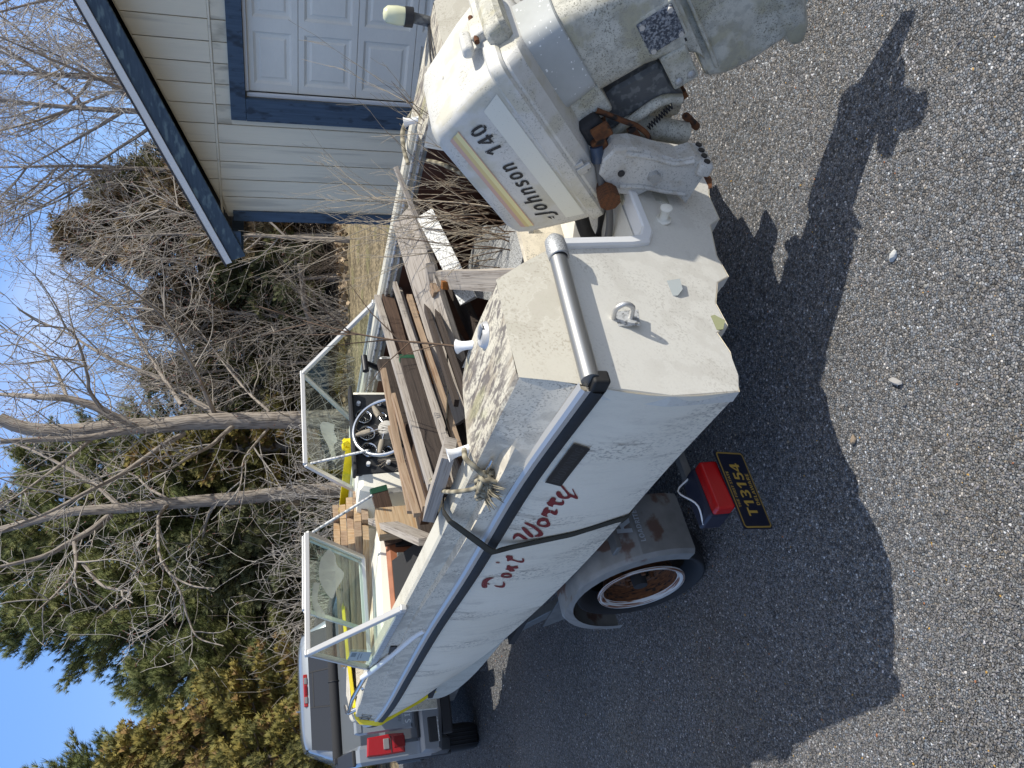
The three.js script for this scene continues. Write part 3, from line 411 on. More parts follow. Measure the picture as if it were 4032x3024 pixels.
  const rb = [[-0.01, 0.0], [0.016, 0.0], [0.022, -0.008], [0.023, -0.032], [0.014, -0.042], [-0.01, -0.043]].reverse(), al = [[-0.012, 0.026], [0.008, 0.025], [0.016, 0.016], [0.016, 0.001], [-0.01, 0.001]].reverse();
  for (const sg of [-1, 1]) { bp('rub_rail', prof(sg, rb.slice().reverse()), M.rubber); bp('rail_moulding', prof(sg, al.slice().reverse()), M.alu); }
  for (const sg of [-1, 1]) {
    bp('rubber_end', boxUV(mv(box(0.04, 0.046, 0.05, 0.008), sg * 1.098, 0.745, 0.146)), M.rubber);
    const tr = [L(sg * 0.63, 0.757, -0.152), L(sg * 0.86, 0.763, -0.152), L(sg * 1.098, 0.768, -0.152)];
    bp('transom_rail', new MB().tube(tr, 0.025, 14, true).geo(), M.steel);
    const capp = new THREE.LatheGeometry([[0, 0.0], [0.018, 0.004], [0.029, 0.02], [0.031, 0.05], [0.030, 0.085], [0.024, 0.087]].map((p) => new THREE.Vector2(...p)), 18).rotateZ(-sg * Math.PI / 2);
    bp('rail_cap', capp.translate(sg * 0.575, 0.757, 0.158), M.aluDull);
  }
  // lifting eyes, drain fitting, worn patches on the transom
  const onTransom = (g, s, u, out = 0) => g.rotateX(-Math.atan(0.17)).translate(s, u, -rake(u) + out);
  for (const sg of [-1, 1]) {
    const eye = bp('lifting_eye', onTransom(extr([[-0.028, 0.055], [0.028, 0.045], [0.028, -0.055], [-0.028, -0.045]], 0.006, { bevel: 0.001 }), sg * 0.842, 0.598), M.aluDull);
    const arc = [V3(0, 0.026, 0), V3(0, 0.026, 0.03), V3(0, 0.022, 0.05), V3(0, 0.0, 0.064), V3(0, -0.022, 0.05), V3(0, -0.026, 0.03), V3(0, -0.026, 0)];
    bp('eye_bolt', onTransom(new MB().tube(cat(arc, 16), 0.0075, 8).geo(), sg * 0.842, 0.598), M.alu, eye);
  }
  const dr = bp('drain_fitting', onTransom(new THREE.LatheGeometry([[0, 0], [0.026, 0], [0.026, 0.008], [0.014, 0.010], [0.014, 0.045], [0.02, 0.047], [0.02, 0.054], [0, 0.054]].map((p) => new THREE.Vector2(...p)), 14).rotateX(Math.PI / 2), -0.335, 0.292), M.creamPlastic);
  bp('clip', onTransom(box(0.03, 0.024, 0.02, 0.004), 0.70, 0.60, 0.01), M.aluDull);
  bp('sealant_patch', onTransom(extr([[-0.035, 0.03], [0.0, 0.04], [0.03, 0.012], [0.034, -0.035], [-0.01, -0.03], [-0.034, -0.008]], 0.003), -0.668, 0.372), M.patch);
  bp('bare_patch', onTransom(extr([[-0.03, 0.03], [0.0, 0.022], [0.02, 0.03], [0.03, -0.005], [0.004, -0.03], [-0.03, -0.012]], 0.003), -0.788, 0.258), M.moss);
  bp('rust_hole', onTransom(extr([[-0.06, 0.02], [-0.01, 0.034], [0.05, 0.02], [0.04, -0.012], [0.0, -0.02], [-0.05, -0.004]], 0.003), -0.02, -0.002), M.rust);
  const upright = (g, s, u, f) => g.translate(s, u, -f);
  // filler cap, rod holders, cleat, stern light
  const fil = bp('filler_cap', upright(new THREE.LatheGeometry([[0, 0.012], [0.03, 0.012], [0.034, 0.022], [0.046, 0.022], [0.056, 0.006], [0.058, 0]].map((p) => new THREE.Vector2(p[0] * 0.75, p[1] * 0.8)), 22), -0.70, 0.917, 0.13), M.alu);
  bp('filler_lid', upright(new THREE.CylinderGeometry(0.024, 0.024, 0.006, 18), -0.70, 0.930, 0.13), M.alu, fil); bp('filler_hasp', upright(box(0.016, 0.005, 0.055, 0.002), -0.70, 0.936, 0.115), M.steel, fil);
  const horn = (s, u, f, rx, rz) => { const g = new THREE.LatheGeometry([[0.024, -0.02], [0.024, 0.06], [0.027, 0.085], [0.038, 0.112], [0.042, 0.115], [0.038, 0.111], [0.022, 0.08], [0.020, 0.0], [0, 0.0]].map((p) => new THREE.Vector2(...p)), 20).rotateX(rx).rotateZ(rz); return bp('rod_holder', upright(g.scale(0.58, 0.55, 0.58), s, u, f), M.plastic); };
  horn(-0.885, 0.94, 0.46, -0.25, 0.18); horn(-0.63, 0.915, 0.25, -0.55, -0.35); horn(0.80, 0.93, 0.40, -0.4, -0.1);
  for (const sg of [-1, 1]) { const cl = bp('mooring_cleat', upright(box(0.02, 0.03, 0.06, 0.006), sg * 0.985, 0.875, 0.47), M.chrome); bp('cleat_horn', new MB().tube([L(sg * 0.985, 0.893, 0.37), L(sg * 0.985, 0.898, 0.47), L(sg * 0.985, 0.893, 0.57)], [0.005, 0.01, 0.005], 8, true).geo(), M.chrome, cl); }
  const lamp = bp('stern_light', new MB().tube([L(0.975, 0.90, 0.05), L(0.975, 0.985, 0.04)], 0.022, 10, true).geo(), M.motorGrey);
  bp('light_base', new MB().tube([L(0.975, 0.985, 0.04), L(0.975, 1.02, 0.04)], 0.040, 16, true).geo(), M.black, lamp); bp('light_lens', new THREE.LatheGeometry([[0.036, 0], [0.038, 0.03], [0.034, 0.07], [0.02, 0.085], [0, 0.088]].map((p) => new THREE.Vector2(...p)), 16).translate(0.975, 1.02, -0.04), mat({ color: col(0.66, 0.66, 0.44), roughness: 0.25 }), lamp);
  for (const k of [0, 1]) bp('wire', new MB().tube(cat([L(0.965, 0.92, 0.05), L(0.66 - 0.02 * k, 0.925, 0.05 + 0.03 * k), L(0.52, 0.86 - 0.05 * k, 0.10 - 0.06 * k), L(0.36, 0.72, 0.12 - 0.1 * k), L(0.24, 0.60, 0.1)], 24), 0.0045, 6).geo(), M.black, lamp);

  // maker's plate and painted name on the port side
  const sideAt = (f, u, out) => { let t = 0.3; for (let i = 0; i < 40; i++) { const q = hullSide(f, t); t += (q[1] - u) * 1.0; t = Math.min(1, Math.max(0, t)); } const q = hullSide(f, t); return L(-(q[0] + out), q[1], realF(f, q[1])); };
  { const rows = []; for (let i = 0; i <= 6; i++) { const f = lerp(0.19, 0.41, i / 6); rows.push([0, 1].map((k) => sideAt(f + 0.055 + 0.02 * k, lerp(0.715, 0.655, k) - 0.03 * 0 + 0.012 * (i / 6), 0.006))); } const pl = bp('maker_plate', grid(rows.reverse().map((r) => r), 0), M.blackMatte);
    const t = canv(1024, 256, (g, w, h) => { g.fillStyle = '#0b0b0c'; g.fillRect(0, 0, w, h); g.strokeStyle = '#1e1f21'; g.lineWidth = 10; g.strokeRect(14, 14, w - 28, h - 28); g.fillStyle = '#2c2e31'; g.font = 'bold 170px serif'; g.textAlign = 'center'; g.textBaseline = 'middle'; g.fillText('BROWNING', w / 2, h / 2 + 6, w - 90); });
    const g2 = grid(rows, 0); pl.geometry = uvGrid(rows, 0); pl.material = mat({ map: t, roughness: 0.5 }); }
  function uvGrid(rows) { const R = rows.length, C = rows[0].length, p = [], u = [], ix = []; for (let i = 0; i < R; i++) for (let j = 0; j < C; j++) { p.push(...rows[i][j].toArray()); u.push(i / (R - 1), 1 - j / (C - 1)); } for (let i = 0; i < R - 1; i++) for (let j = 0; j < C - 1; j++) { const a = i * C + j, c = a + C; ix.push(a, c, a + 1, a + 1, c, c + 1); } const g = new THREE.BufferGeometry(); g.setAttribute('position', new THREE.Float32BufferAttribute(p, 3)); g.setAttribute('uv', new THREE.Float32BufferAttribute(u, 2)); g.setIndex(ix); g.computeVertexNormals(); return g; }
  { // the name, brushed on by hand: strokes given in metres (f, u)
    const NAME = [[[1.298,0.741],[1.242,0.748],[1.217,0.74],[1.21,0.724],[1.214,0.702],[1.224,0.716],[1.253,0.725],[1.288,0.72],[1.329,0.707],[1.331,0.727]],[[1.271,0.724],[1.279,0.713],[1.294,0.703],[1.288,0.717]],[[1.301,0.69],[1.311,0.675],[1.321,0.658],[1.315,0.65],[1.287,0.654],[1.259,0.661],[1.289,0.645],[1.318,0.637],[1.343,0.636],[1.34,0.651],[1.325,0.674]],[[1.195,0.686],[1.171,0.687],[1.165,0.675],[1.173,0.654],[1.197,0.638],[1.224,0.633],[1.228,0.645],[1.221,0.666],[1.213,0.679]],[[1.203,0.677],[1.189,0.669],[1.191,0.652],[1.206,0.646],[1.209,0.66]],[[1.128,0.686],[1.122,0.678],[1.089,0.688],[1.085,0.678],[1.108,0.663],[1.096,0.644],[1.121,0.631],[1.132,0.635],[1.12,0.658],[1.156,0.633],[1.158,0.658],[1.139,0.667]],[[1.051,0.741],[1.048,0.731],[1.059,0.716],[1.063,0.728]],[[0.993,0.713],[0.988,0.707],[0.996,0.695],[0.994,0.689],[1.012,0.68],[1.023,0.682],[1.045,0.659],[1.057,0.636],[1.044,0.635],[1.028,0.645],[1.026,0.637],[1.053,0.626],[1.073,0.625],[1.068,0.642],[1.043,0.673],[1.039,0.687],[1.049,0.691],[1.039,0.699],[1.02,0.701],[1.008,0.71]],[[0.845,0.724],[0.809,0.73],[0.796,0.723],[0.797,0.709],[0.83,0.679],[0.852,0.663],[0.85,0.683],[0.817,0.708],[0.826,0.716],[0.847,0.717]],[[0.753,0.718],[0.755,0.703],[0.792,0.673],[0.834,0.645],[0.837,0.661],[0.8,0.687],[0.768,0.71]],[[0.719,0.717],[0.722,0.703],[0.749,0.668],[0.781,0.638],[0.807,0.62],[0.828,0.617],[0.836,0.631],[0.828,0.655],[0.806,0.635],[0.779,0.655],[0.747,0.689],[0.732,0.711]],[[0.725,0.672],[0.702,0.674],[0.691,0.663],[0.696,0.641],[0.72,0.628],[0.741,0.615],[0.76,0.613],[0.763,0.626],[0.754,0.648],[0.74,0.666]],[[0.726,0.662],[0.713,0.653],[0.719,0.639],[0.739,0.629],[0.748,0.639],[0.738,0.654]],[[0.665,0.676],[0.657,0.673],[0.63,0.676],[0.62,0.667],[0.627,0.659],[0.64,0.659],[0.644,0.642],[0.656,0.628],[0.638,0.632],[0.637,0.626],[0.662,0.615],[0.679,0.614],[0.677,0.625],[0.66,0.642],[0.659,0.652],[0.677,0.651],[0.69,0.639],[0.681,0.658],[0.673,0.67]],[[0.592,0.68],[0.587,0.673],[0.563,0.675],[0.557,0.667],[0.567,0.653],[0.584,0.654],[0.594,0.635],[0.591,0.624],[0.573,0.632],[0.578,0.624],[0.6,0.613],[0.615,0.615],[0.612,0.629],[0.603,0.648],[0.612,0.651],[0.621,0.645],[0.614,0.663],[0.604,0.672]],[[0.528,0.669],[0.518,0.665],[0.529,0.65],[0.551,0.638],[0.561,0.623],[0.549,0.619],[0.518,0.642],[0.49,0.666],[0.479,0.67],[0.484,0.66],[0.527,0.627],[0.546,0.606],[0.555,0.591],[0.515,0.617],[0.504,0.622],[0.51,0.615],[0.547,0.592],[0.572,0.573],[0.577,0.58],[0.558,0.606],[0.571,0.608],[0.571,0.626],[0.564,0.644],[0.545,0.661]]];
    const f0 = 1.36, f1 = 0.46, u0_ = 0.50, u1_ = 0.80, px = 2000; const t = canv(Math.round((f0 - f1) * px), Math.round((u1_ - u0_) * px), (g, w, h) => { g.clearRect(0, 0, w, h); g.fillStyle = '#7d1a1c'; g.beginPath(); for (const pts of NAME) { const q = pts.map(([f, u]) => [(f0 - f) * px, (u1_ - u) * px]), n = q.length; g.moveTo((q[n - 1][0] + q[0][0]) / 2, (q[n - 1][1] + q[0][1]) / 2); for (let i = 0; i < n; i++) { const z = q[(i + 1) % n]; g.quadraticCurveTo(q[i][0], q[i][1], (q[i][0] + z[0]) / 2, (q[i][1] + z[1]) / 2); } g.closePath(); } g.fill('evenodd');
      g.globalCompositeOperation = 'destination-out'; const R = rng(3); for (let k = 0; k < 900; k++) { g.beginPath(); g.ellipse(R() * w, R() * h, 1 + 3 * R(), 1 + 2 * R(), 0, 0, 7); g.fill(); } });
    const rows = []; for (let i = 0; i <= 24; i++) rows.push([0, 1, 2, 3, 4].map((k) => sideAt(lerp(f0, f1, i / 24), lerp(u1_, u0_, k / 4), 0.003)));
    bp('painted_name', uvGrid(rows), mat({ map: t, alphaTest: 0.5, roughness: 0.6 }));
    // registration characters, half worn off, near the bow
    const t2 = canv(1024, 160, (g, w, h) => { g.clearRect(0, 0, w, h); g.fillStyle = '#26272a'; g.font = 'bold 150px sans-serif'; g.textBaseline = 'middle'; g.fillText('I /\\ / I I', 20, h / 2, 600); g.fillText('I D I', 700, h / 2, 300); });
    const r2 = []; for (let i = 0; i <= 16; i++) { const f = lerp(5.2, 3.9, i / 16); r2.push([0, 1].map((k) => { const q = sec(f), t = lerp(0.9, 0.25, k); return L(-(lerp(q.rub[0], q.cr[0], t) + 0.006), lerp(q.rub[1], q.cr[1], t) + 0.002, f); })); }
    bp('registration_number', uvGrid(r2), mat({ map: t2, alphaTest: 0.5, roughness: 0.6 }));
    bp('vent_slot', upright(box(0.006, 0.03, 0.10), -0.842, 0.975, 2.25), M.black);
  }

  // windshield: two fixed halves and the middle pane folded over the port half
  const WS = {}; const bar = (a, b, w, d, par, m = M.alu) => { const len = a.distanceTo(b), g = box(w, len, d, 0.004); const q = new THREE.Quaternion().setFromUnitVectors(V3(0, 1, 0), b.clone().sub(a).normalize()); g.applyQuaternion(q); g.translate((a.x + b.x) / 2, (a.y + b.y) / 2, (a.z + b.z) / 2); return bp('frame_bar', g, m, par); };
  const pane = (pts, par, th = 0.004) => { const [a, b, c] = pts, n = b.clone().sub(a).cross(c.clone().sub(a)).normalize(); const gs = []; const tri = (p) => { const g = new THREE.BufferGeometry(); const arr = []; for (let i = 1; i < p.length - 1; i++) arr.push(...p[0].toArray(), ...p[i].toArray(), ...p[i + 1].toArray()); g.setAttribute('position', new THREE.Float32BufferAttribute(arr, 3)); g.setAttribute('uv', new THREE.Float32BufferAttribute(new Array(arr.length / 3 * 2).fill(0), 2)); g.computeVertexNormals(); return g; }; return bp('pane', tri(pts), M.glass, par); };
  for (const sg of [-1, 1]) {
    const A = L(sg * 0.893, 1.0, 1.64), Bt = L(sg * 0.84, 1.373, 2.2), C = L(sg * 0.79, 1.045, 2.62), D = L(sg * 0.21, 1.055, 2.52), E = L(sg * 0.21, 1.366, 2.21);
    const w = bp('windshield', merge([A, Bt, C].map((q) => mv(box(0.03, 0.03, 0.03, 0.006), q.x, q.y, q.z))), M.alu); WS[sg] = w;
    bar(A, Bt, 0.026, 0.022, w); bar(Bt, C, 0.024, 0.026, w); bar(A, C, 0.02, 0.03, w, M.aluDull); bar(Bt, E, 0.026, 0.026, w); bar(E, D, 0.026, 0.022, w); bar(D, C, 0.022, 0.03, w);
    pane([A, Bt, C], w); pane([C, Bt, E, D], w);
    bp('support_strut', new MB().tube([E.clone().add(V3(0, -0.03, 0.01)), L(sg * (sg > 0 ? 0.10 : 0.17), 1.055, 1.92)], 0.008, 6, true).geo(), M.aluDull, w);
    if (sg < 0) { // folded middle pane, and old wax smears on the glass
      const o = (q) => q.clone().add(V3(0, 0.012, -0.035)); const Bm = Bt.clone().lerp(E, 0.36), Cm = C.clone().lerp(D, 0.36);
      bar(o(E), o(Bm), 0.024, 0.024, w); bar(o(E), o(D), 0.024, 0.02, w); bar(o(Bm), o(Cm), 0.022, 0.02, w); bar(o(D), o(Cm), 0.02, 0.024, w); pane([o(E), o(Bm), o(Cm), o(D)], w);
    }
    const smear = (pts) => { const n = Bt.clone().sub(C).cross(D.clone().sub(C)).normalize().multiplyScalar(0.006 * (sg < 0 ? 1 : -1)); const sh = new THREE.ShapeGeometry(new THREE.Shape(new THREE.SplineCurve(pts.map((p) => new THREE.Vector2(...p))).getPoints(40))); const p = sh.attributes.position; for (let i = 0; i < p.count; i++) { const x = p.getX(i), y = p.getY(i); const q = C.clone().lerp(D, x).lerp(Bt.clone().lerp(E, x), y).add(V3(0, 0.0, 0.006)); p.setXYZ(i, q.x, q.y, q.z); } sh.computeVertexNormals(); bp('wax_smear', sh, M.scratch, w); };
    if (sg > 0) smear([[0.30, 0.42], [0.40, 0.66], [0.52, 0.70], [0.66, 0.56], [0.80, 0.5], [0.74, 0.42], [0.6, 0.46], [0.5, 0.38], [0.42, 0.44]]); else { smear([[0.95, 0.62], [0.80, 0.78], [0.62, 0.80], [0.50, 0.62], [0.6, 0.52], [0.76, 0.38], [0.82, 0.5], [0.9, 0.52]]); smear([[0.60, 0.8], [0.44, 0.84], [0.34, 0.72], [0.30, 0.84], [0.42, 0.93], [0.58, 0.9]]); }
  }
  { const A = L(-0.893, 1.0, 1.64), Bt = L(-0.84, 1.373, 2.2), C = L(-0.79, 1.045, 2.62), pt = (a, b) => C.clone().multiplyScalar(1 - a - b).addScaledVector(A, a).addScaledVector(Bt, b).add(V3(-0.006, 0, 0)); const t = canv(128, 256, (g, w, h) => { g.fillStyle = '#b9c3c0'; g.fillRect(0, 0, w, h); g.fillStyle = '#7d8a8c'; g.fillRect(14, 20, 60, 60); g.fillRect(20, 110, 90, 12); g.fillRect(20, 140, 70, 12); }); bp('permit_sticker', uvGrid([[pt(0.22, 0.42), pt(0.30, 0.12)], [pt(0.06, 0.42), pt(0.14, 0.10)]]), mat({ map: t, roughness: 0.8, side: THREE.DoubleSide }), WS[-1]); }

  // helm: console, dash with dials, wheel, throttle
  const con = bp('helm_console', boxUV(crease(extr([[0.02, 0.55], [0.66, 0.55], [0.66, 1.09], [0.0, 1.09], [-0.03, 0.98], [0.0, 0.72]], 0.42, { bevel: 0.02 }).translate(0, 0, -2.55), 30)), M.creamPlastic);
  const dashM = mat({ color: col(0.024, 0.025, 0.027), roughness: 0.55 }); bp('dashboard', extr([[0.10, 0.80], [0.63, 0.80], [0.63, 1.10], [0.08, 1.115]], 0.02, { bevel: 0.005 }).translate(0, 0, -2.145), dashM, con); bp('dash_hood', boxUV(mv(box(0.57, 0.018, 0.09, 0.006), 0.36, 1.115, -2.11)), M.blackMatte, con);
  const dial = (s, u, r) => { const g = new THREE.LatheGeometry([[0, 0.004], [r * 0.8, 0.004], [r * 0.84, 0.012], [r, 0.012], [r, 0]].map((p) => new THREE.Vector2(...p)), 20).rotateX(Math.PI / 2).translate(s, u, -2.122); const d = bp('gauge', g, M.chrome, con); bp('gauge_face', new THREE.CircleGeometry(r * 0.78, 20).translate(s, u, -2.114), mat({ map: canv(128, 128, (c) => { c.fillStyle = '#1b1d1f'; c.fillRect(0, 0, 128, 128); c.strokeStyle = '#c9c9c4'; c.lineWidth = 4; for (let a = 0; a < 11; a++) { const t = Math.PI * (0.75 + a * 0.15); c.beginPath(); c.moveTo(64 + 44 * Math.cos(t), 64 + 44 * Math.sin(t)); c.lineTo(64 + 56 * Math.cos(t), 64 + 56 * Math.sin(t)); c.stroke(); } c.strokeStyle = '#e8e4d8'; c.beginPath(); c.moveTo(64, 64); c.lineTo(30, 84); c.stroke(); }), roughness: 0.2 }), con); };
  dial(0.46, 1.045, 0.048); dial(0.345, 1.035, 0.05); dial(0.235, 1.03, 0.048); dial(0.46, 0.945, 0.03); dial(0.23, 0.93, 0.028); for (const [s, u] of [[0.55, 1.07], [0.14, 1.04], [0.55, 0.95], [0.15, 0.93]]) bp('knob', new THREE.CylinderGeometry(0.011, 0.013, 0.02, 10).rotateX(Math.PI / 2).translate(s, u, -2.11), M.plastic, con);
  const wc = V3(0.30, 0.95, -1.99), tilt = 0.42; const wt = (g) => g.rotateX(-tilt).translate(wc.x, wc.y, wc.z);
  const wheel = bp('steering_wheel', wt(new THREE.TorusGeometry(0.178, 0.0115, 10, 48)), M.chrome); bp('wheel_hub', wt(new THREE.LatheGeometry([[0.045, -0.06], [0.045, -0.01], [0.04, 0.0], [0, 0.004]].map((p) => new THREE.Vector2(...p)), 20).rotateX(Math.PI / 2)), mat({ color: col(0.42, 0.40, 0.36), roughness: 0.6 }), wheel); bp('wheel_shaft', wt(new THREE.CylinderGeometry(0.02, 0.02, 0.14, 10).rotateX(Math.PI / 2).translate(0, 0, -0.10)), M.chrome, wheel);
  for (let k = 0; k < 5; k++) { const a = 0.35 + k * Math.PI * 2 / 5, c = Math.cos(a), s = Math.sin(a); bp('spoke', wt(new MB().tube([V3(c * 0.04, s * 0.04, -0.008), V3(c * 0.176, s * 0.176, 0)], 0.006, 6).geo()), M.chrome, wheel); bp('spoke_grip', wt(new MB().tube([0.085, 0.10, 0.13, 0.165].map((r) => V3(c * r, s * r, -0.004)), [0.014, 0.017, 0.017, 0.011], 8, true).geo()), mat({ color: col(0.30, 0.26, 0.20), roughness: 0.8 }), wheel); }
  const th = bp('throttle_control', boxUV(mv(box(0.04, 0.13, 0.20, 0.02), 0.70, 0.90, -1.98)), M.aluDull); bp('throttle_lever', new MB().tube([L(0.675, 0.90, 1.97), L(0.665, 0.97, 1.93), L(0.66, 1.04, 1.88)], [0.024, 0.017, 0.014], 8, true).geo(), M.black, th); bp('lever_grip', new MB().tube([L(0.60, 1.045, 1.88), L(0.70, 1.05, 1.87)], 0.018, 10, true).geo(), M.black, th);
  // port console with an open glove box in worn upholstery
  const pc = bp('port_console', boxUV(extr([[-0.74, 0.5], [-0.20, 0.5], [-0.17, 1.0], [-0.74, 1.02]], 0.36, { bevel: 0.012 }).translate(0, 0, -2.62)), M.creamPlastic);
  bp('upholstery', boxUV(extr([[-0.74, 0.50], [-0.24, 0.50], [-0.22, 0.93], [-0.27, 0.965], [-0.74, 0.965]], 0.05, { bevel: 0.018, holes: [[[-0.72, 0.55], [-0.36, 0.55], [-0.36, 0.90], [-0.72, 0.90]]] }).translate(0, 0, -2.27)), M.tanVinyl, pc);
  bp('glove_box_frame', boxUV(extr([[-0.735, 0.535], [-0.345, 0.535], [-0.345, 0.915], [-0.735, 0.915]], 0.03, { bevel: 0.004, holes: [[[-0.705, 0.56], [-0.375, 0.56], [-0.375, 0.885], [-0.705, 0.885]]] }).translate(0, 0, -2.235)), M.motorGrey, pc);
  bp('glove_box', mv(box(0.33, 0.32, 0.01), -0.54, 0.72, -2.262), M.black, pc); bp('vent_grille', merge([0, 1, 2, 3].map((k) => mv(box(0.028, 0.16, 0.02, 0.004), -0.30 + k * 0.018, 0.84, -2.205))), M.black, pc);
  bp('open_lid', boxUV(box(0.34, 0.012, 0.3, 0.004).rotateX(0.5).translate(-0.56, 0.87, -2.08)), M.blackMatte, pc);
  // bow rails, seats
  const rail = bp('bow_rail', new MB().tube(cat([L(-0.885, 0.868, 1.92), L(-0.872, 0.895, 2.0), L(-0.845, 0.97, 2.3), L(-0.818, 1.05, 2.6), L(-0.79, 1.075, 2.75)], 16), 0.014, 8, true).geo(), M.plastic);
  bp('rail_tube', new MB().tube([L(-0.79, 1.06, 2.72), L(-0.69, 1.075, 3.4), L(-0.58, 1.05, 4.0), L(-0.42, 1.02, 4.55), L(-0.22, 0.99, 5.05)], 0.013, 8, true).geo(), M.chrome, rail);
  for (const [s, f] of [[-0.73, 3.1], [-0.56, 4.1]]) bp('stanchion', new MB().tube([L(s, 1.05, f), L(s + 0.02, 0.97, f - 0.03)], [0.018, 0.013], 8, true).geo(), M.chrome, rail);
  const rail2 = bp('bow_rail', new MB().tube(cat([L(0.83, 0.90, 2.3), L(0.70, 1.03, 3.0), L(0.62, 1.035, 3.75), L(0.42, 1.03, 4.65), L(0.16, 0.97, 5.25)], 24), 0.013, 8, true).geo(), M.chrome);
}

// ---------- trailer (axes: x starboard, y up from the ground, z aft; origin on the ground under the foot of the transom) ----------
const trQ = new THREE.Quaternion().setFromAxisAngle(V3(0, 1, 0), TH);
{
  const T = thing('boat_trailer', 'galvanized and rusty boat trailer under the motorboat', 'trailer'); T.position.set(KEEL.x, 0, KEEL.z); T.quaternion.copy(trQ);
  const P = (n, g, m, par = T, l) => part(n, g, m, par, l);
  const wy = 0.30, wf = 1.55, wx = 0.83;
  for (const sg of [-1, 1]) {
    P('frame_rail', boxUV(merge([mv(box(0.05, 0.09, 1.9, 0.006), sg * 0.60, 0.36, -1.45), box(0.05, 0.09, 2.3, 0.006).rotateY(-sg * 0.26 * -1).translate(sg * 0.31, 0.34, -3.48)])), M.galvClean);
    P('bunk', boxUV(mv(box(0.09, 0.08, 2.0, 0.01), sg * 0.40, 0.37, -1.7)), M.strap);
    const prof = [[0.235, 0], [0.262, -0.05], [0.285, -0.075], [0.298, -0.07], [0.302, -0.045], [0.303, 0], [0.302, 0.045], [0.298, 0.07], [0.285, 0.075], [0.262, 0.05], [0.235, 0]].map(([r, y]) => new THREE.Vector2(r * 0.985 + 0.004, y * 1.16)).reverse();
    const w = P('wheel', new THREE.LatheGeometry(prof, 48).rotateZ(Math.PI / 2).translate(sg * wx, wy, -wf), M.tyre, T, sg < 0 ? 'bald black tyre on a rusty white rim' : undefined);
    const ribs = merge([-0.045, -0.022, 0, 0.022, 0.045].map((x) => new THREE.TorusGeometry(0.3015, 0.0045, 5, 48).rotateY(Math.PI / 2).translate(sg * wx + x, wy, -wf))); P('tread_ribs', ribs, M.tyre, w);
    const o = -sg * 0.0; const rimP = [[0.06, 0.03], [0.10, 0.032], [0.125, 0.015], [0.15, -0.01], [0.162, 0.03], [0.170, 0.076], [0.182, 0.090], [0.199, 0.096], [0.203, 0.084]].map(([r, y]) => new THREE.Vector2(r, y));
    const face = new THREE.LatheGeometry(rimP.slice(0, 6), 36), lip = new THREE.LatheGeometry(rimP.slice(5), 36); for (const g of [face, lip]) g.rotateZ(sg > 0 ? -Math.PI / 2 : Math.PI / 2).translate(sg * wx, wy, -wf);
    P('rim', face, M.rust, w); P('rim_lip', lip, M.rimWhite, w); P('hub', new THREE.CylinderGeometry(0.032, 0.04, 0.10, 16).rotateZ(Math.PI / 2).translate(sg * (wx + 0.03), wy, -wf), M.blackMatte, w);
    for (let k = 0; k < 5; k++) { const a = k * 1.2566; P('wheel_nut', new THREE.CylinderGeometry(0.011, 0.012, 0.03, 6).rotateZ(Math.PI / 2).translate(sg * (wx + 0.04), wy + 0.062 * Math.sin(a), -wf + 0.062 * Math.cos(a)), M.rust, w); }
    // fender: a rolled arch with a turned-down outer lip and a step plate in front and behind
    const rows = []; for (let k = 0; k <= 22; k++) { const a = lerp(-0.28, Math.PI + 0.05, k / 22), r = 0.372; const c = Math.cos(a), s = Math.sin(a); const flat = (rr) => [Math.max(-0.40, Math.min(0.40, c * rr * 1.06)), wy + Math.min(0.345, s * rr)]; rows.push([[sg * 0.665, r], [sg * 0.70, r + 0.004], [sg * 0.93, r + 0.004], [sg * 0.948, r - 0.008], [sg * 0.952, r - 0.05]].map(([x, rr]) => { const q = flat(rr); return V3(x, q[1], -wf + q[0]); })); }
    const fen = P('fender', grid(sg > 0 ? rows : rows.map((r) => r.slice().reverse()), 35), M.galv);
    if (sg < 0) { const t = canv(512, 512, (g, w2, h) => { g.clearRect(0, 0, w2, h); g.fillStyle = '#a4abb2'; g.textAlign = 'center'; g.font = 'bold 330px sans-serif'; g.save(); g.translate(256, 330); g.transform(1, 0, 0, 1, 0, 0); g.fillText('R', 0, 0); g.restore(); g.font = 'bold 84px sans-serif'; g.fillText('LOADRITE', 256, 450, 470); });
      const pl = new THREE.PlaneGeometry(0.19, 0.19).translate(-0.815, wy + 0.185, -wf + 0.4035); const m2 = mat({ map: t, alphaTest: 0.4, roughness: 0.7 }); P('fender_step_mark', pl, m2, fen); }
    P('fender_bracket', boxUV(merge([mv(box(0.05, 0.05, 0.34, 0.006), sg * 0.75, 0.53, -wf + 0.55 * 0 + 0.40), mv(box(0.26, 0.02, 0.07, 0.004), sg * 0.80, 0.56, -wf + 0.42)])), M.galvClean, fen);
    P('spring', boxUV(mv(box(0.05, 0.05, 0.62, 0.01), sg * 0.63, 0.33, -wf)), M.rust);
    P('side_bracket', boxUV(extr([[0, 0], [0.42, 0.0], [0.36, -0.13], [0.10, -0.13]], 0.012, { bevel: 0.002 }).rotateY(-Math.PI / 2).translate(sg * 0.66, 0.46, -2.55)), M.galvClean);
  }
  P('axle', new THREE.CylinderGeometry(0.03, 0.03, 1.6, 12).rotateZ(Math.PI / 2).translate(0, 0.30, -wf), M.rust);
  for (const [f, w] of [[0.62, 1.24], [2.0, 1.2], [3.3, 0.6]]) P('crossmember', boxUV(mv(box(w, 0.07, 0.06, 0.006), 0, 0.35, -f)), M.galvClean);
  P('tongue', boxUV(merge([mv(box(0.08, 0.09, 2.2, 0.008), 0, 0.40, -4.7)])), M.galvClean);
  P('winch_post', boxUV(mv(box(0.07, 0.55, 0.07, 0.006).rotateX(0.2), 0, 0.66, -5.75)), M.galvClean);
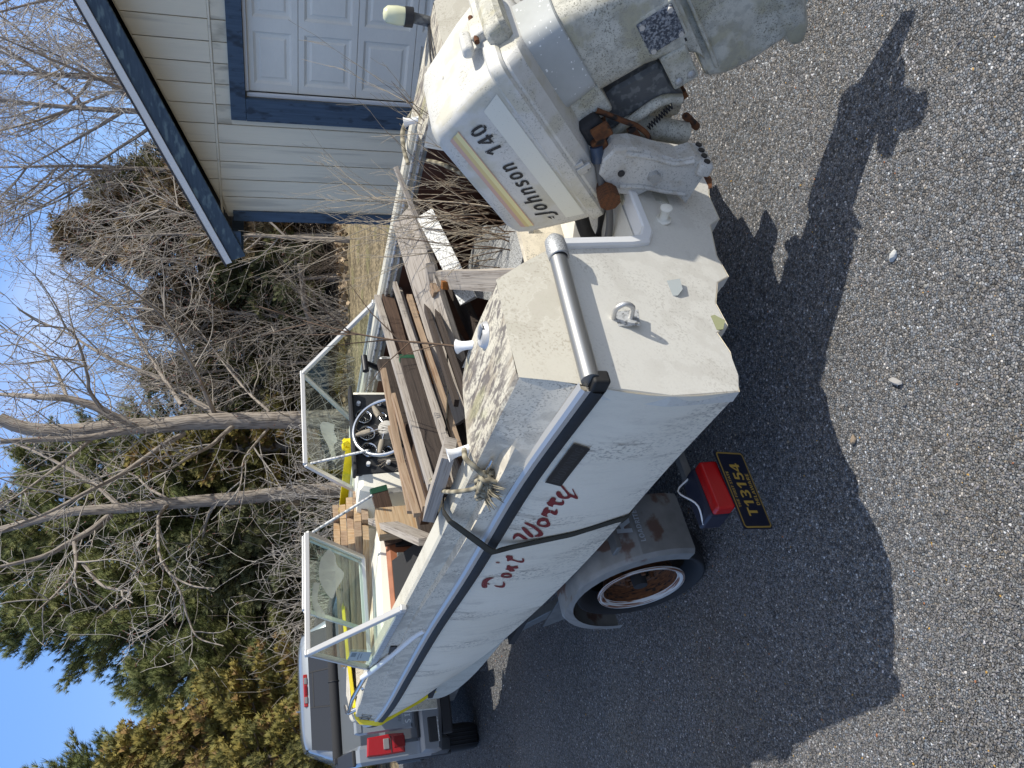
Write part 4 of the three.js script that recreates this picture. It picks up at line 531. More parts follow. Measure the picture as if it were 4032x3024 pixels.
  // stamped steel end plate and tail lamps with the number plate
  for (const sg of [-1, 1]) {
    P('end_plate', boxUV(merge([extr([[-0.30, 0.0], [0.14, 0.02], [0.10, 0.13], [-0.22, 0.16]], 0.008, { bevel: 0.002 }).rotateY(Math.PI / 2).translate(sg * 0.70, 0.33, -0.62), mv(box(0.10, 0.02, 0.30, 0.004), sg * 0.72, 0.50, -0.78)])), M.galvClean);
    const lamp = P('tail_lamp', boxUV(mv(box(0.20, 0.085, 0.10, 0.012), sg * 0.965, 0.372, -0.68)), M.navy);
    P('lamp_arm', boxUV(mv(box(0.3, 0.03, 0.03), sg * 0.74, 0.40, -0.70)), M.galvClean, lamp); P('lamp_lens', mv(box(0.196, 0.075, 0.05, 0.012), sg * 0.965, 0.368, -0.61), M.lens, lamp);
    if (sg < 0) P('lamp_wire', new MB().tube(cat([V3(-0.88, 0.41, -0.68), V3(-0.92, 0.46, -0.70), V3(-1.0, 0.43, -0.66), V3(-1.06, 0.41, -0.70)], 14), 0.0035, 5).geo(), M.plastic, lamp);
  }
  const t = canv(1024, 512, (g, w, h) => { g.fillStyle = '#0e1428'; g.fillRect(0, 0, w, h); g.strokeStyle = '#8f7638'; g.lineWidth = 22; g.beginPath(); g.roundRect(14, 14, w - 28, h - 28, 40); g.stroke(); g.fillStyle = '#a88a3c'; g.textAlign = 'center'; g.textBaseline = 'middle'; g.font = 'bold 250px sans-serif'; g.fillText('T13154', w / 2, h / 2 + 8, 720); g.font = 'bold 84px sans-serif'; g.fillText('DELAWARE', w / 2, h - 84, 480); g.font = 'bold 62px sans-serif'; g.fillText('THE FIRST STATE', w / 2, 74, 620); });
  const pg = boxUV(box(0.30, 0.15, 0.004)); const pm = P('number_plate', pg.rotateX(0.32).rotateZ(0.06).rotateY(-0.12).translate(-0.985, 0.266, -0.605), M.navy);
  P('plate_print', new THREE.PlaneGeometry(0.296, 0.146).translate(0, 0, 0.0045).rotateX(0.32).rotateZ(0.06).rotateY(-0.12).translate(-0.985, 0.266, -0.605), mat({ map: t, roughness: 0.45 }), pm);
}

// ---------- outboard motor, tilted up on the transom (its own axes: y up the drive shaft, z aft) ----------
{
  const O = thing('outboard_motor', 'chalky white outboard motor tilted up on the transom, no propeller guard', 'outboard motor'); onBoat(O, 0, 0.45, -0.10);
  O.userData.label = 'chalky white outboard motor tilted up on the boat transom';
  const TILT = new THREE.Quaternion().setFromAxisAngle(V3(1, 0, 0), rad(-43.7));
  const P = (n, g, m, par = O, l) => part(n, g.applyQuaternion(TILT), m, par, l);      // pieces that tilt
  const B = (n, g, m, par = O, l) => part(n, g, m, par, l);                             // pieces that stay on the transom: x s, y u - 0.45, z -(f + 0.10)
  const ring = (y, z0, z1, hw, r, n = 5, hwA = hw) => { const p = []; const cs = [[-1, z1, 0], [-1, z0, 1], [1, z0, 2], [1, z1, 3]]; for (const [sx, z, q] of cs) for (let k = 0; k <= n; k++) { const a = (q * 90 + k / n * 90) * Math.PI / 180; const w = q === 0 || q === 3 ? hwA : hw; const cx = sx * (w - r), cz = z + (z === z0 ? r : -r); const dx = [-Math.sin(a), 0][0]; const ang = [Math.PI / 2, Math.PI, 1.5 * Math.PI, 2 * Math.PI][q] + k / n * Math.PI / 2; p.push(V3(cx + r * Math.cos(ang), y, cz + r * Math.sin(ang))); } p.push(p[0].clone()); return p; };
  const loft = (rings, deg = 28) => { const g = grid(rings, 0); return crease(g, deg); };
  const capRing = (rg) => { const c = rg.reduce((a, q) => a.add(q), V3()).multiplyScalar(1 / rg.length); return rg.map(() => c.clone()); };
  const shell = (list, deg) => { const R = list.map((a) => ring(...a)); return boxUV(loft([capRing(R[0]), ...R, capRing(R[R.length - 1])], deg)); };
  // engine cover with its decals
  const HW = (y) => tab(y, [0.125, 0.2, 0.34, 0.375], [0.222, 0.212, 0.188, 0.176]), Z0 = (y) => tab(y, [0.125, 0.2, 0.34, 0.375], [-0.10, -0.085, -0.05, -0.035]), Z1 = (y) => tab(y, [0.125, 0.2, 0.34, 0.375], [0.57, 0.55, 0.50, 0.483]);
  const cover = P('engine_cover', shell([[0.125, -0.10, 0.57, 0.222, 0.04], [0.2, -0.085, 0.55, 0.212, 0.04], [0.34, -0.05, 0.50, 0.188, 0.04], [0.375, -0.035, 0.487, 0.179, 0.04], [0.395, -0.01, 0.468, 0.161, 0.045], [0.404, 0.03, 0.43, 0.13, 0.05], [0.408, 0.10, 0.37, 0.08, 0.05]], 32), M.motor);
  const t = canv(2048, 900, (g, w, h) => { g.clearRect(0, 0, w, h); const st = (c, y0, y1, x0, x1) => { g.fillStyle = c; g.beginPath(); g.moveTo(x0, y0); g.lineTo(x1, y0); g.lineTo(x1 + 10, y1); g.lineTo(x0 - 20, y1); g.fill(); };
    st('#c9a595', 40, 92, 40, w - 20); st('#d3bf86', 92, 140, 40, w - 20); st('#e2d79f', 140, 196, 40, w - 20); st('#cf9f84', 196, 208, 40, w - 20);
    g.fillStyle = '#d9d8cc'; g.beginPath(); g.moveTo(30, 640); g.lineTo(w - 60, 610); g.lineTo(w - 10, 860); g.lineTo(10, 880); g.fill();
    g.fillStyle = '#17181b'; g.save(); g.translate(150, 520); g.transform(1, 0, -0.22, 1, 0, 0); g.font = 'bold 290px sans-serif'; g.letterSpacing = '26px'; g.fillText('Johnson', 0, 0, 1080); g.fillText('140', 1250, 0, 520); g.restore(); g.beginPath(); g.moveTo(60, 470); g.lineTo(130, 430); g.lineTo(120, 470); g.fill(); g.beginPath(); g.moveTo(60, 500); g.lineTo(120, 480); g.lineTo(112, 512); g.fill();
    g.globalCompositeOperation = 'destination-out'; const R = rng(8); for (let k = 0; k < 900; k++) { const x = R() * w, y = R() * h; g.beginPath(); g.ellipse(x, y, 1 + 5 * R() * R(), 1 + 4 * R() * R(), 0, 0, 7); g.fill(); } for (let k = 0; k < 30; k++) { g.beginPath(); g.ellipse(1400 + R() * 500, 290 + R() * 220, 4 + 22 * R() * R(), 2 + 5 * R(), R() * 3, 0, 7); g.fill(); } });
  { const p = [], u = [], ix = []; for (let i = 0; i <= 8; i++) for (let j = 0; j <= 8; j++) { const y = lerp(0.362, 0.135, j / 8), z = lerp(Z0(y) + 0.045, Z1(y) - 0.045, i / 8); p.push(-HW(y) - 0.0022, y, z); u.push(i / 8, 1 - j / 8); } for (let i = 0; i < 8; i++) for (let j = 0; j < 8; j++) { const a = i * 9 + j, c = a + 9; ix.push(a, a + 1, c, a + 1, c + 1, c); } const g = new THREE.BufferGeometry(); g.setAttribute('position', new THREE.Float32BufferAttribute(p, 3)); g.setAttribute('uv', new THREE.Float32BufferAttribute(u, 2)); g.setIndex(ix); g.computeVertexNormals(); P('cover_decal', g, mat({ map: t, alphaTest: 0.5, roughness: 0.5 }), cover); }
  P('cover_seam', shell([[0.080, -0.098, 0.585, 0.231, 0.045], [0.088, -0.106, 0.592, 0.238, 0.045], [0.124, -0.108, 0.592, 0.238, 0.045], [0.131, -0.10, 0.582, 0.230, 0.045]], 32), M.motor, cover);
  for (const [x, z] of [[-0.08, 0.5], [0.02, 0.505], [-0.02, 0.49], [-0.12, 0.47]]) P('blister', new THREE.SphereGeometry(0.012, 10, 6).scale(1, 0.35, 0.8).translate(x, 0.30, z + 0.005), M.motor, cover);
  // lower pan, narrowing to the leg
  const pan = P('lower_pan', shell([[0.0, 0.20, 0.54, 0.13, 0.05], [0.01, 0.16, 0.56, 0.15, 0.05], [0.03, 0.0, 0.575, 0.20, 0.05], [0.07, -0.08, 0.58, 0.228, 0.045], [0.098, -0.09, 0.58, 0.229, 0.045]], 30), M.motor);
  P('pan_front', shell([[0.015, -0.09, 0.02, 0.12, 0.02], [0.03, -0.098, 0.12, 0.18, 0.04], [0.06, -0.098, 0.16, 0.212, 0.04]], 30), M.motorWorn, pan);
  P('latch', merge([mv(box(0.02, 0.03, 0.05, 0.004), -0.222, 0.062, 0.13), mv(box(0.014, 0.05, 0.02, 0.003), -0.230, 0.055, 0.13)]), M.aluDull, pan);
  const latch = P('rear_latch', boxUV(merge([mv(box(0.10, 0.06, 0.05, 0.012), -0.02, 0.115, 0.595), box(0.10, 0.036, 0.04, 0.014).rotateX(0.5).translate(-0.06, 0.165, 0.605)])), M.motor); P('latch_pin', new THREE.CylinderGeometry(0.008, 0.008, 0.14, 8).rotateZ(Math.PI / 2).translate(-0.02, 0.13, 0.61), M.rust, latch);
  P('grip_rim', shell([[0.03, 0.56, 0.63, 0.10, 0.025], [0.045, 0.555, 0.64, 0.115, 0.025], [0.085, 0.555, 0.635, 0.12, 0.025], [0.10, 0.555, 0.62, 0.11, 0.02]], 30), M.motorWorn, pan);
  // grey primed cover and the leg
  P('leg_cover', shell([[-0.10, 0.285, 0.555, 0.105, 0.05], [-0.096, 0.28, 0.56, 0.109, 0.05], [0.0, 0.27, 0.565, 0.12, 0.055], [0.012, 0.265, 0.565, 0.122, 0.055]], 32).translate(-0.03, 0, 0), M.primer, O, 'grey primed cover band with peeling paint');
  P('cover_flange', shell([[-0.104, 0.18, 0.29, 0.088, 0.02], [-0.10, 0.175, 0.295, 0.092, 0.02], [0.012, 0.16, 0.30, 0.102, 0.02]], 32).translate(-0.03, 0, 0), M.motorWorn);
  const leg = P('exhaust_leg', shell([[-0.415, 0.12, 0.43, 0.055, 0.045], [-0.40, 0.16, 0.45, 0.062, 0.05], [-0.36, 0.20, 0.475, 0.072, 0.055], [-0.25, 0.235, 0.52, 0.080, 0.055], [-0.10, 0.25, 0.548, 0.094, 0.055]], 34).translate(-0.034, 0, 0), M.motorWorn);
  const pl = P('anode_plate', boxUV(box(0.014, 0.115, 0.115, 0.02).translate(-0.113, -0.335, 0.335)), M.corroded, leg); P('plate_frame', boxUV(mv(box(0.02, 0.135, 0.135, 0.03), -0.104, -0.335, 0.335)), M.motorWorn, pl);
  for (const [y, z] of [[-0.29, 0.29], [-0.29, 0.38], [-0.38, 0.29], [-0.38, 0.38]]) P('bolt', new THREE.CylinderGeometry(0.009, 0.009, 0.012, 6).rotateZ(Math.PI / 2).translate(-0.122, y, z), M.alu, pl);
  P('mount_block', boxUV(mv(box(0.16, 0.085, 0.13, 0.008), -0.03, -0.338, 0.175)), M.motorWorn, leg); for (const y of [-0.318, -0.36]) P('bolt', new THREE.SphereGeometry(0.014, 10, 6).scale(0.5, 1, 1).translate(-0.111, y, 0.135), M.aluDull, leg); P('mount_gap', boxUV(mv(box(0.14, 0.10, 0.012), -0.03, -0.34, 0.248)), M.black, leg);
  // plates and gear case
  const plate = (y, hw, z0, z1, th) => extr([[-hw * 0.25, z0], [-hw * 0.8, z0 + 0.05], [-hw, z0 + 0.16], [-hw, z1], [hw, z1], [hw, z0 + 0.16], [hw * 0.8, z0 + 0.05], [hw * 0.25, z0]], th, { bevel: 0.003 }).rotateX(Math.PI / 2).translate(0, y, 0);
  P('spray_plate', boxUV(plate(-0.402, 0.075, 0.03, 0.48, 0.014)), M.motorWorn); P('cavitation_plate', boxUV(plate(-0.435, 0.078, 0.02, 0.47, 0.012)), M.motorWorn);
  P('gear_case', shell([[-0.70, 0.0, 0.36, 0.035, 0.03], [-0.64, -0.005, 0.37, 0.042, 0.04], [-0.54, -0.01, 0.38, 0.046, 0.042], [-0.46, 0.0, 0.40, 0.052, 0.048], [-0.41, 0.03, 0.42, 0.06, 0.05]], 34), M.motorWorn);
  P('gear_case_nose', boxUV(new THREE.LatheGeometry([[0, -0.11], [0.03, -0.09], [0.055, -0.04], [0.068, 0.04], [0.072, 0.16], [0.072, 0.36], [0.062, 0.46], [0.05, 0.50]].map((p) => new THREE.Vector2(p[0] * 0.8, p[1] * 0.85)), 24).rotateX(Math.PI / 2).translate(0, -0.70, 0.03)), M.motorWorn);
  P('skeg', boxUV(extr([[0.05, 0], [0.34, 0], [0.36, -0.17], [0.26, -0.17]], 0.018, { bevel: 0.004 }).rotateY(-Math.PI / 2).translate(0.009, -0.75, 0)), M.motorWorn);
  const prop = P('propeller', new THREE.CylinderGeometry(0.045, 0.055, 0.14, 16).rotateX(Math.PI / 2).translate(0, -0.70, 0.58), M.motorGrey); for (let k = 0; k < 3; k++) P('blade', extr([[0.0, 0.03], [0.035, 0.045], [0.055, 0.08], [0.04, 0.11], [0.0, 0.118], [-0.038, 0.095], [-0.032, 0.045]], 0.008, { bevel: 0.002 }).rotateY(0.5).rotateZ(k * 2.0944).translate(0, -0.70, 0.58), M.motorGrey, prop);
  // swivel bracket and stern brackets
  const sw = P('swivel_bracket', boxUV(crease(extr([[0.19, 0.0], [0.212, -0.132], [0.205, -0.286], [0.183, -0.30], [0.123, -0.298], [0.053, -0.315], [0.012, -0.303], [0.046, -0.262], [0.079, -0.238], [0.088, -0.13], [0.075, -0.09], [0.055, -0.03], [0.09, 0.02]], 0.15, { bevel: 0.012 }).rotateY(-Math.PI / 2).translate(0.075, 0, 0), 30)), M.motorGrey);
  P('yoke', boxUV(crease(extr([[0.125, 0.042], [0.147, 0.006], [0.138, -0.027], [0.056, 0.0], [0.004, 0.012], [-0.006, 0.045], [0.04, 0.062], [0.091, 0.055]], 0.05, { bevel: 0.014 }).rotateY(-Math.PI / 2).translate(-0.12, 0, 0), 35)), M.motorWorn, sw);
  P('bracket_lip', boxUV(new MB().tube(cat([V3(-0.085, 0.0, 0.065), V3(-0.095, -0.09, 0.078), V3(-0.09, -0.18, 0.088), V3(-0.085, -0.25, 0.085), V3(-0.075, -0.30, 0.045)], 14), [...Array(15)].map((_, i) => 0.018), 8, true).geo()), M.motorWorn, sw);
  P('rust_tip', boxUV(mv(box(0.08, 0.03, 0.03, 0.006), 0, -0.312, 0.018)), M.rust, sw);
  P('link_rod', new MB().tube(cat([V3(-0.13, -0.06, 0.22), V3(-0.15, -0.12, 0.14), V3(-0.14, -0.145, 0.09), V3(-0.15, -0.16, 0.04), V3(-0.14, -0.14, -0.02)], 18), 0.009, 6).geo(), M.rust);
  P('link_bar', boxUV(mv(box(0.014, 0.03, 0.13, 0.003), -0.145, -0.125, 0.04)), M.rust);
  P('steering_arm', boxUV(merge([box(0.03, 0.06, 0.20, 0.006).rotateX(0.25).translate(-0.09, -0.035, 0.14), mv(box(0.02, 0.03, 0.30, 0.004), -0.12, -0.05, 0.03)])), M.rust);
  const coil = []; for (let k = 0; k <= 70; k++) { const a = k * 0.9, q = k / 70; coil.push(V3(-0.10 + 0.009 * Math.cos(a), -0.27 + 0.10 * q + 0.0 * a, 0.06 + 0.009 * Math.sin(a) - 0.03 * q)); } P('spring', new MB().tube(coil, 0.0025, 4).geo(), M.blackMatte);
  P('pan_void_shade', boxUV(mv(box(0.34, 0.075, 0.30, 0.02), 0, -0.022, 0.07)), M.blackMatte); P('greasy_part', boxUV(merge([mv(box(0.03, 0.05, 0.16, 0.008), -0.18, -0.02, 0.08), mv(new THREE.CylinderGeometry(0.022, 0.022, 0.10, 10), -0.165, -0.05, -0.01), mv(box(0.02, 0.06, 0.05, 0.006), -0.185, -0.045, 0.18)])), M.rust);  // black box added under the pan paints the shade of the hollow there
  const q = (s, u, f) => V3(s, u - 0.45, -(f + 0.10));
  for (const sg of [-1, 1]) {
    const x = sg < 0 ? -0.235 : 0.115; const prof = [[-0.062, 0.36], [-0.088, 0.328], [-0.079, 0.274], [-0.077, 0.215], [-0.045, 0.172], [-0.20, 0.150], [-0.225, 0.185], [-0.238, 0.22], [-0.216, 0.265], [-0.236, 0.372], [-0.248, 0.442], [-0.236, 0.50], [-0.192, 0.525], [-0.135, 0.52], [-0.10, 0.48], [-0.066, 0.44]].map(([f, u]) => [-(f + 0.10), u - 0.45]);
    const br = B('stern_bracket', boxUV(crease(extr(prof, 0.085, { bevel: 0.007 }).rotateY(-Math.PI / 2).translate(x + 0.085, 0, 0), 20)), sg < 0 ? M.bracket : M.motorWorn);
    const rib = (pts, r) => B('bracket_rib', new MB().tube(cat(pts.map(([f, u]) => V3(x - 0.002, u - 0.45, -(f + 0.10))), 16), r, 6, true).geo(), sg < 0 ? M.bracket : M.motorWorn, br); rib([[-0.225, 0.46], [-0.222, 0.38], [-0.205, 0.28], [-0.222, 0.22]], 0.009); rib([[-0.10, 0.44], [-0.105, 0.36], [-0.095, 0.28], [-0.09, 0.20]], 0.008);
    B('bracket_flange', boxUV(mv(box(0.13, 0.05, 0.05, 0.012), x + 0.04, 0.175 - 0.45, 0.10)), sg < 0 ? M.bracket : M.motorWorn, br); for (let k = 0; k < 4; k++) B('adjusting_hole', new THREE.CylinderGeometry(0.011, 0.011, 0.006, 10).rotateX(Math.PI / 2).translate(x - 0.005 + k * 0.03, 0.175 - 0.45, 0.127), M.black, br);
    B('clamp_foot', boxUV(mv(box(0.07, 0.17, 0.03, 0.008), x + 0.03, 0.30 - 0.45 + 0.02, -0.0295 - 0.035)), M.motorWorn, br); B('bracket_bolt', new THREE.CylinderGeometry(0.02, 0.024, 0.02, 6).rotateZ(Math.PI / 2).translate(x - 0.006, 0.335 - 0.45, 0.05), M.aluDull, br); B('bracket_hole', new THREE.CylinderGeometry(0.012, 0.012, 0.006, 12).rotateZ(Math.PI / 2).translate(x - 0.001, 0.45 - 0.45, 0.05), M.black, br);
  }
  B('tilt_tube', new THREE.CylinderGeometry(0.03, 0.03, 0.50, 14).rotateZ(Math.PI / 2).translate(-0.02, 0.03, -0.02), M.rust); B('tube_nut', new THREE.CylinderGeometry(0.036, 0.036, 0.05, 8).rotateZ(Math.PI / 2).translate(-0.27, 0.03, -0.02), M.rust);
  B('tilt_cylinder', new MB().tube([q(-0.05, 0.44, -0.22), q(-0.05, 0.18, -0.20)], 0.04, 14, true).geo(), M.motorWorn); B('cylinder_rod', new MB().tube([q(-0.04, 0.20, -0.26), q(0.0, 0.12, -0.20)], 0.014, 8, true).geo(), M.rust);
  // hoses and cables into the boat
  const hose = (n, pts, r, m) => B(n, new MB().tube(cat(pts.map((p) => q(...p)), 30), r, 10, true).geo(), m);
  hose('thick_hose', [[-0.16, 0.51, 0.07], [-0.19, 0.47, 0.14], [-0.19, 0.42, 0.19], [-0.16, 0.39, 0.16], [-0.12, 0.40, 0.08], [-0.08, 0.42, 0.02]], 0.026, M.rubber);
  hose('steering_cable', [[-0.20, 0.53, -0.17], [-0.225, 0.50, -0.10], [-0.235, 0.455, -0.03], [-0.26, 0.425, 0.07], [-0.30, 0.43, 0.2], [-0.3, 0.45, 0.36]], 0.0125, M.cable); hose('cable_socket', [[-0.19, 0.545, -0.21], [-0.2, 0.535, -0.185], [-0.205, 0.53, -0.165]], 0.021, M.navyPlastic);
  for (const [k, d] of [[0, 0], [1, 0.03], [2, -0.02]]) hose('thin_cable', [[-0.12, 0.50, 0.10 + d], [-0.22 - d, 0.46, 0.20], [-0.34 - d, 0.50 + d, 0.24], [-0.42, 0.60 + d, 0.30 + d], [-0.36, 0.66, 0.42]], 0.0055, M.black);
}

// ---------- load of lumber, straps, ropes and brush lying in the boat (boat axes, metres) ----------
const rotOf = (a, b, upHint) => { const x = b.clone().sub(a).normalize(), z = x.clone().cross(upHint).normalize(), y = z.clone().cross(x); return new THREE.Quaternion().setFromRotationMatrix(new THREE.Matrix4().makeBasis(x, y, z)); };
const BR = rng(77);
function rough(g, amt) { const p = g.attributes.position; const seen = {}; for (let i = 0; i < p.count; i++) { const k = [p.getX(i), p.getY(i), p.getZ(i)].map((q) => q.toFixed(4)).join(); if (!seen[k]) seen[k] = [(BR() - 0.5) * amt, (BR() - 0.5) * amt, (BR() - 0.5) * amt]; const d = seen[k]; p.setXYZ(i, p.getX(i) + d[0] * 2, p.getY(i) + d[1], p.getZ(i) + d[2]); } g.computeVertexNormals(); return g; }
function boardGeo(len, h, w) { const g = rough(new THREE.BoxGeometry(len, h, w, Math.max(2, Math.round(len / 0.25)), 1, 1), Math.min(0.004, h * 0.12)).toNonIndexed(); const p = g.attributes.position, n = g.attributes.normal, uv = new Float32Array(p.count * 2), o1 = BR() * 3, o2 = BR() * 3; g.computeVertexNormals(); for (let i = 0; i < p.count; i++) { const nx = Math.abs(g.attributes.normal.getX(i)), ny = Math.abs(g.attributes.normal.getY(i)); if (nx > 0.7) { uv[i * 2] = p.getY(i) * 4 + o1; uv[i * 2 + 1] = p.getZ(i) * 6 + o2; } else { uv[i * 2] = p.getX(i) * 1.2 + o1; uv[i * 2 + 1] = (ny > 0.7 ? p.getZ(i) : p.getY(i)) * 4.5 + o2; } } g.setAttribute('uv', new THREE.BufferAttribute(uv, 2)); return g; }
function board(name, label, a, b, h, w, m, o = {}) { // a, b: ends of the middle line; h along the up hint, w across
  const A = L(...a), Bb = L(...b), len = A.distanceTo(Bb), q = rotOf(A, Bb, o.up || V3(0, 1, 0)); const mesh = o.tip ? thing(name, label, o.cat || 'board', null, o.group) : solo(name, boardGeo(len, h, w), m, label, o.cat || 'board', o.group);
  const mid = A.clone().lerp(Bb, 0.5); onBoat(mesh, mid.x, mid.y, -mid.z); mesh.quaternion.multiply(q); if (o.roll) mesh.rotateX(o.roll);
  if (o.tip) { part('plank', boardGeo(len, h, w), m, mesh); part('painted_end', mv(box(0.03, h + 0.002, w + 0.002), -len / 2 + 0.012, 0, 0), o.tip, mesh, 'green painted end'); if (o.tipSpots) o.tipSpots(mesh, len); }
  return mesh;
}
{
  const g1 = 'lumber loaded in the boat';
  board('slat', 'long pale slat lying across the boat, uppermost of the pile', [0.80, 1.005, 1.50], [-0.79, 0.985, 0.84], 0.03, 0.03, M.woodGrey);
  board('slat', 'long pale slat across the boat just below the uppermost one', [0.78, 0.90, 1.42], [-0.76, 0.885, 0.86], 0.03, 0.03, M.woodGrey);
  board('stringer', 'dark brown stringer with its grey end near the right gunwale', [0.80, 0.952, 1.50], [-0.02, 0.945, 1.20], 0.062, 0.04, M.woodBrown);
  board('stringer', 'dark stringer with a green painted end in the middle of the pile', [0.10, 0.947, 1.19], [-0.70, 0.937, 0.90], 0.072, 0.05, M.woodDark, { tip: M.green });
  board('slat', 'thin tan slat running from the throttle towards the left side', [0.40, 0.99, 1.62], [-0.56, 0.965, 1.42], 0.03, 0.018, M.woodTan);
  board('slat', 'thin tan slat ending just below the steering wheel', [0.02, 0.985, 1.60], [-0.62, 0.955, 1.34], 0.03, 0.018, M.woodTan);
  board('plank', 'brown plank standing on edge below the throttle lever', [0.66, 0.93, 1.86], [-0.05, 0.90, 1.66], 0.10, 0.03, M.woodDark);
  board('plank', 'wide weathered grey plank slanting down into the cockpit', [0.80, 0.925, 0.93], [-0.24, 0.715, 1.17], 0.035, 0.17, M.woodGrey, { roll: -0.45 });
  board('plank', 'short grey plank lying fore and aft behind the raised left deck', [0.72, 0.85, 1.28], [-0.27, 0.69, 0.31], 0.024, 0.085, M.woodGrey, { roll: 0.35 });
  board('beam', 'dark square beam end beside the grey plank', [0.36, 0.80, 1.18], [-0.30, 0.66, 1.02], 0.10, 0.09, M.woodDark);
  board('beam', 'dark weathered board end hanging near the left gunwale', [-0.66, 0.905, 0.98], [-0.80, 0.915, 0.86], 0.14, 0.04, M.woodDark);
  board('plank', 'mossy grey plank laid along the left gunwale', [-0.852, 0.985, 0.50], [-0.865, 0.995, 0.88], 0.04, 0.085, M.woodGrey, { roll: 0.25 });
  board('block', 'thick cut block of fresh wood with wavy grain', [-0.20, 0.93, 2.02], [-0.37, 0.92, 1.98], 0.22, 0.05, M.woodFresh, { cat: 'wood block' });
  board('plank', 'pale notched plank leaning beside the left console', [-0.17, 1.01, 2.18], [-0.70, 0.90, 1.42], 0.09, 0.03, M.woodGrey);
  board('plank', 'brown plank with a green end below the long stack', [-0.02, 1.00, 2.10], [-0.30, 0.93, 2.20], 0.085, 0.045, M.woodBrown, { tip: M.green });
  board('block', 'broken chunk of pale wood in the cockpit near the right gunwale', [0.46, 0.845, 0.93], [0.36, 0.825, 1.0], 0.04, 0.055, M.woodGrey, { cat: 'wood block' });
  board('block', 'small splintered fresh wood block lying on the grey plank', [0.36, 0.83, 0.97], [0.31, 0.82, 0.975], 0.035, 0.04, M.woodTan, { cat: 'wood block' });
  board('block', 'brown block wedged under the long slats in the pile middle', [0.06, 0.86, 1.52], [-0.10, 0.85, 1.48], 0.10, 0.06, M.woodBrown, { cat: 'wood block' });
  board('panel', 'white board with a rounded end standing in the cockpit', [0.66, 0.86, 0.80], [0.20, 0.70, 0.90], 0.08, 0.016, M.aluDull, { cat: 'board', roll: 0.5 });
  board('panel', 'broad white panel lying deep in the cockpit behind the motor', [0.62, 0.60, 1.04], [0.06, 0.56, 0.54], 0.02, 0.34, M.aluDull, { cat: 'board', roll: -0.2 });
  board('slat', 'thin split slat standing against the right gunwale', [0.86, 0.99, 0.70], [0.52, 0.84, 0.90], 0.02, 0.016, M.woodGrey);
  board('slat', 'rotten orange strip of wood along the pile', [0.60, 0.84, 1.34], [0.10, 0.80, 1.36], 0.018, 0.014, M.rotten);
  board('chunk', 'bright orange rotten chunk on the short grey plank', [0.30, 0.80, 0.90], [0.27, 0.797, 0.88], 0.03, 0.035, M.rotten, { cat: 'wood block' });
  // deeper, darker boards, told apart only by where they lie
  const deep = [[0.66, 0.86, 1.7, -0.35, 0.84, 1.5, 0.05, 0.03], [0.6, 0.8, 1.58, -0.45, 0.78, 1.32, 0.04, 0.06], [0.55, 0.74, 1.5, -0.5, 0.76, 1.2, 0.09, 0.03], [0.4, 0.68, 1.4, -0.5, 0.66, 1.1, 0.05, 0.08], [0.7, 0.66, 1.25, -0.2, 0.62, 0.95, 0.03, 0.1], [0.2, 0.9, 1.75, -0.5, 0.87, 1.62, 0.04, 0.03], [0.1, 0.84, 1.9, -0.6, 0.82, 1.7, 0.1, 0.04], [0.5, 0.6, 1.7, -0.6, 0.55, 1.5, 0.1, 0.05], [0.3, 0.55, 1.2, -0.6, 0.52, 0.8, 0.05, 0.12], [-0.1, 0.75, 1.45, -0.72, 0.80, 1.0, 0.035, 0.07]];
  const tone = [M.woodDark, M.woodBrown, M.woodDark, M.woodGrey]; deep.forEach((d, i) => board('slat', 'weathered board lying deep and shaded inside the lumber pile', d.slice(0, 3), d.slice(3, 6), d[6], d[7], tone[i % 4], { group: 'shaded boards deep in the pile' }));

  const mids = [[0.76, 0.93, 1.36, -0.72, 0.915, 0.78, 0.02, 0.03], [0.70, 0.965, 1.58, -0.60, 0.945, 1.10, 0.02, 0.028], [0.62, 0.875, 1.30, -0.66, 0.86, 0.84, 0.025, 0.02], [0.74, 0.86, 1.20, -0.40, 0.84, 0.86, 0.02, 0.035], [0.52, 0.93, 1.50, -0.70, 0.92, 1.08, 0.016, 0.04], [0.30, 0.91, 1.30, -0.74, 0.90, 0.90, 0.03, 0.018], [0.78, 0.83, 1.34, -0.10, 0.80, 1.16, 0.022, 0.05], [0.50, 0.82, 1.12, -0.52, 0.80, 0.80, 0.018, 0.045], [0.15, 0.97, 1.52, -0.66, 0.945, 1.22, 0.018, 0.03], [0.68, 0.90, 1.62, 0.02, 0.89, 1.38, 0.03, 0.03], [0.56, 0.78, 1.36, -0.38, 0.74, 1.02, 0.03, 0.04], [0.06, 0.90, 1.66, -0.62, 0.88, 1.36, 0.025, 0.04]];
  const mt = [M.woodGrey, M.woodDark, M.woodTan, M.woodDark, M.woodGrey, M.woodBrown]; mids.forEach((d, i) => board('slat', 'narrow weathered slat lying among the others across the pile', d.slice(0, 3), d.slice(3, 6), d[6], d[7], mt[i % 6], { group: 'narrow slats across the pile' }));
  // long stack running out over the bow through the opened windshield
  const places = ['top', 'upper', 'middle', 'lower', 'bottom']; const where = ['left', 'middle', 'right'];
  for (let r = 0; r < 5; r++) for (let c = 0; c < 3; c++) { const st = 2.3 + r * 0.07 + BR() * 0.10, s = -0.13 + c * 0.098 + 0.02 * r; const du = (f) => 1.055 + r * 0.039 - 0.085 * (f - 2.3); board('stacked_board', `long new board in the bow stack, ${places[4 - r]} layer on the ${where[c]}`, [s, du(st), st], [s + 0.03, du(4.45 + 0.1 * BR()), 4.45 + 0.2 * BR()], 0.036, 0.09, [M.woodFresh, M.woodTan, M.woodFresh, M.woodTan, M.woodFresh][(r + c) % 5]); }

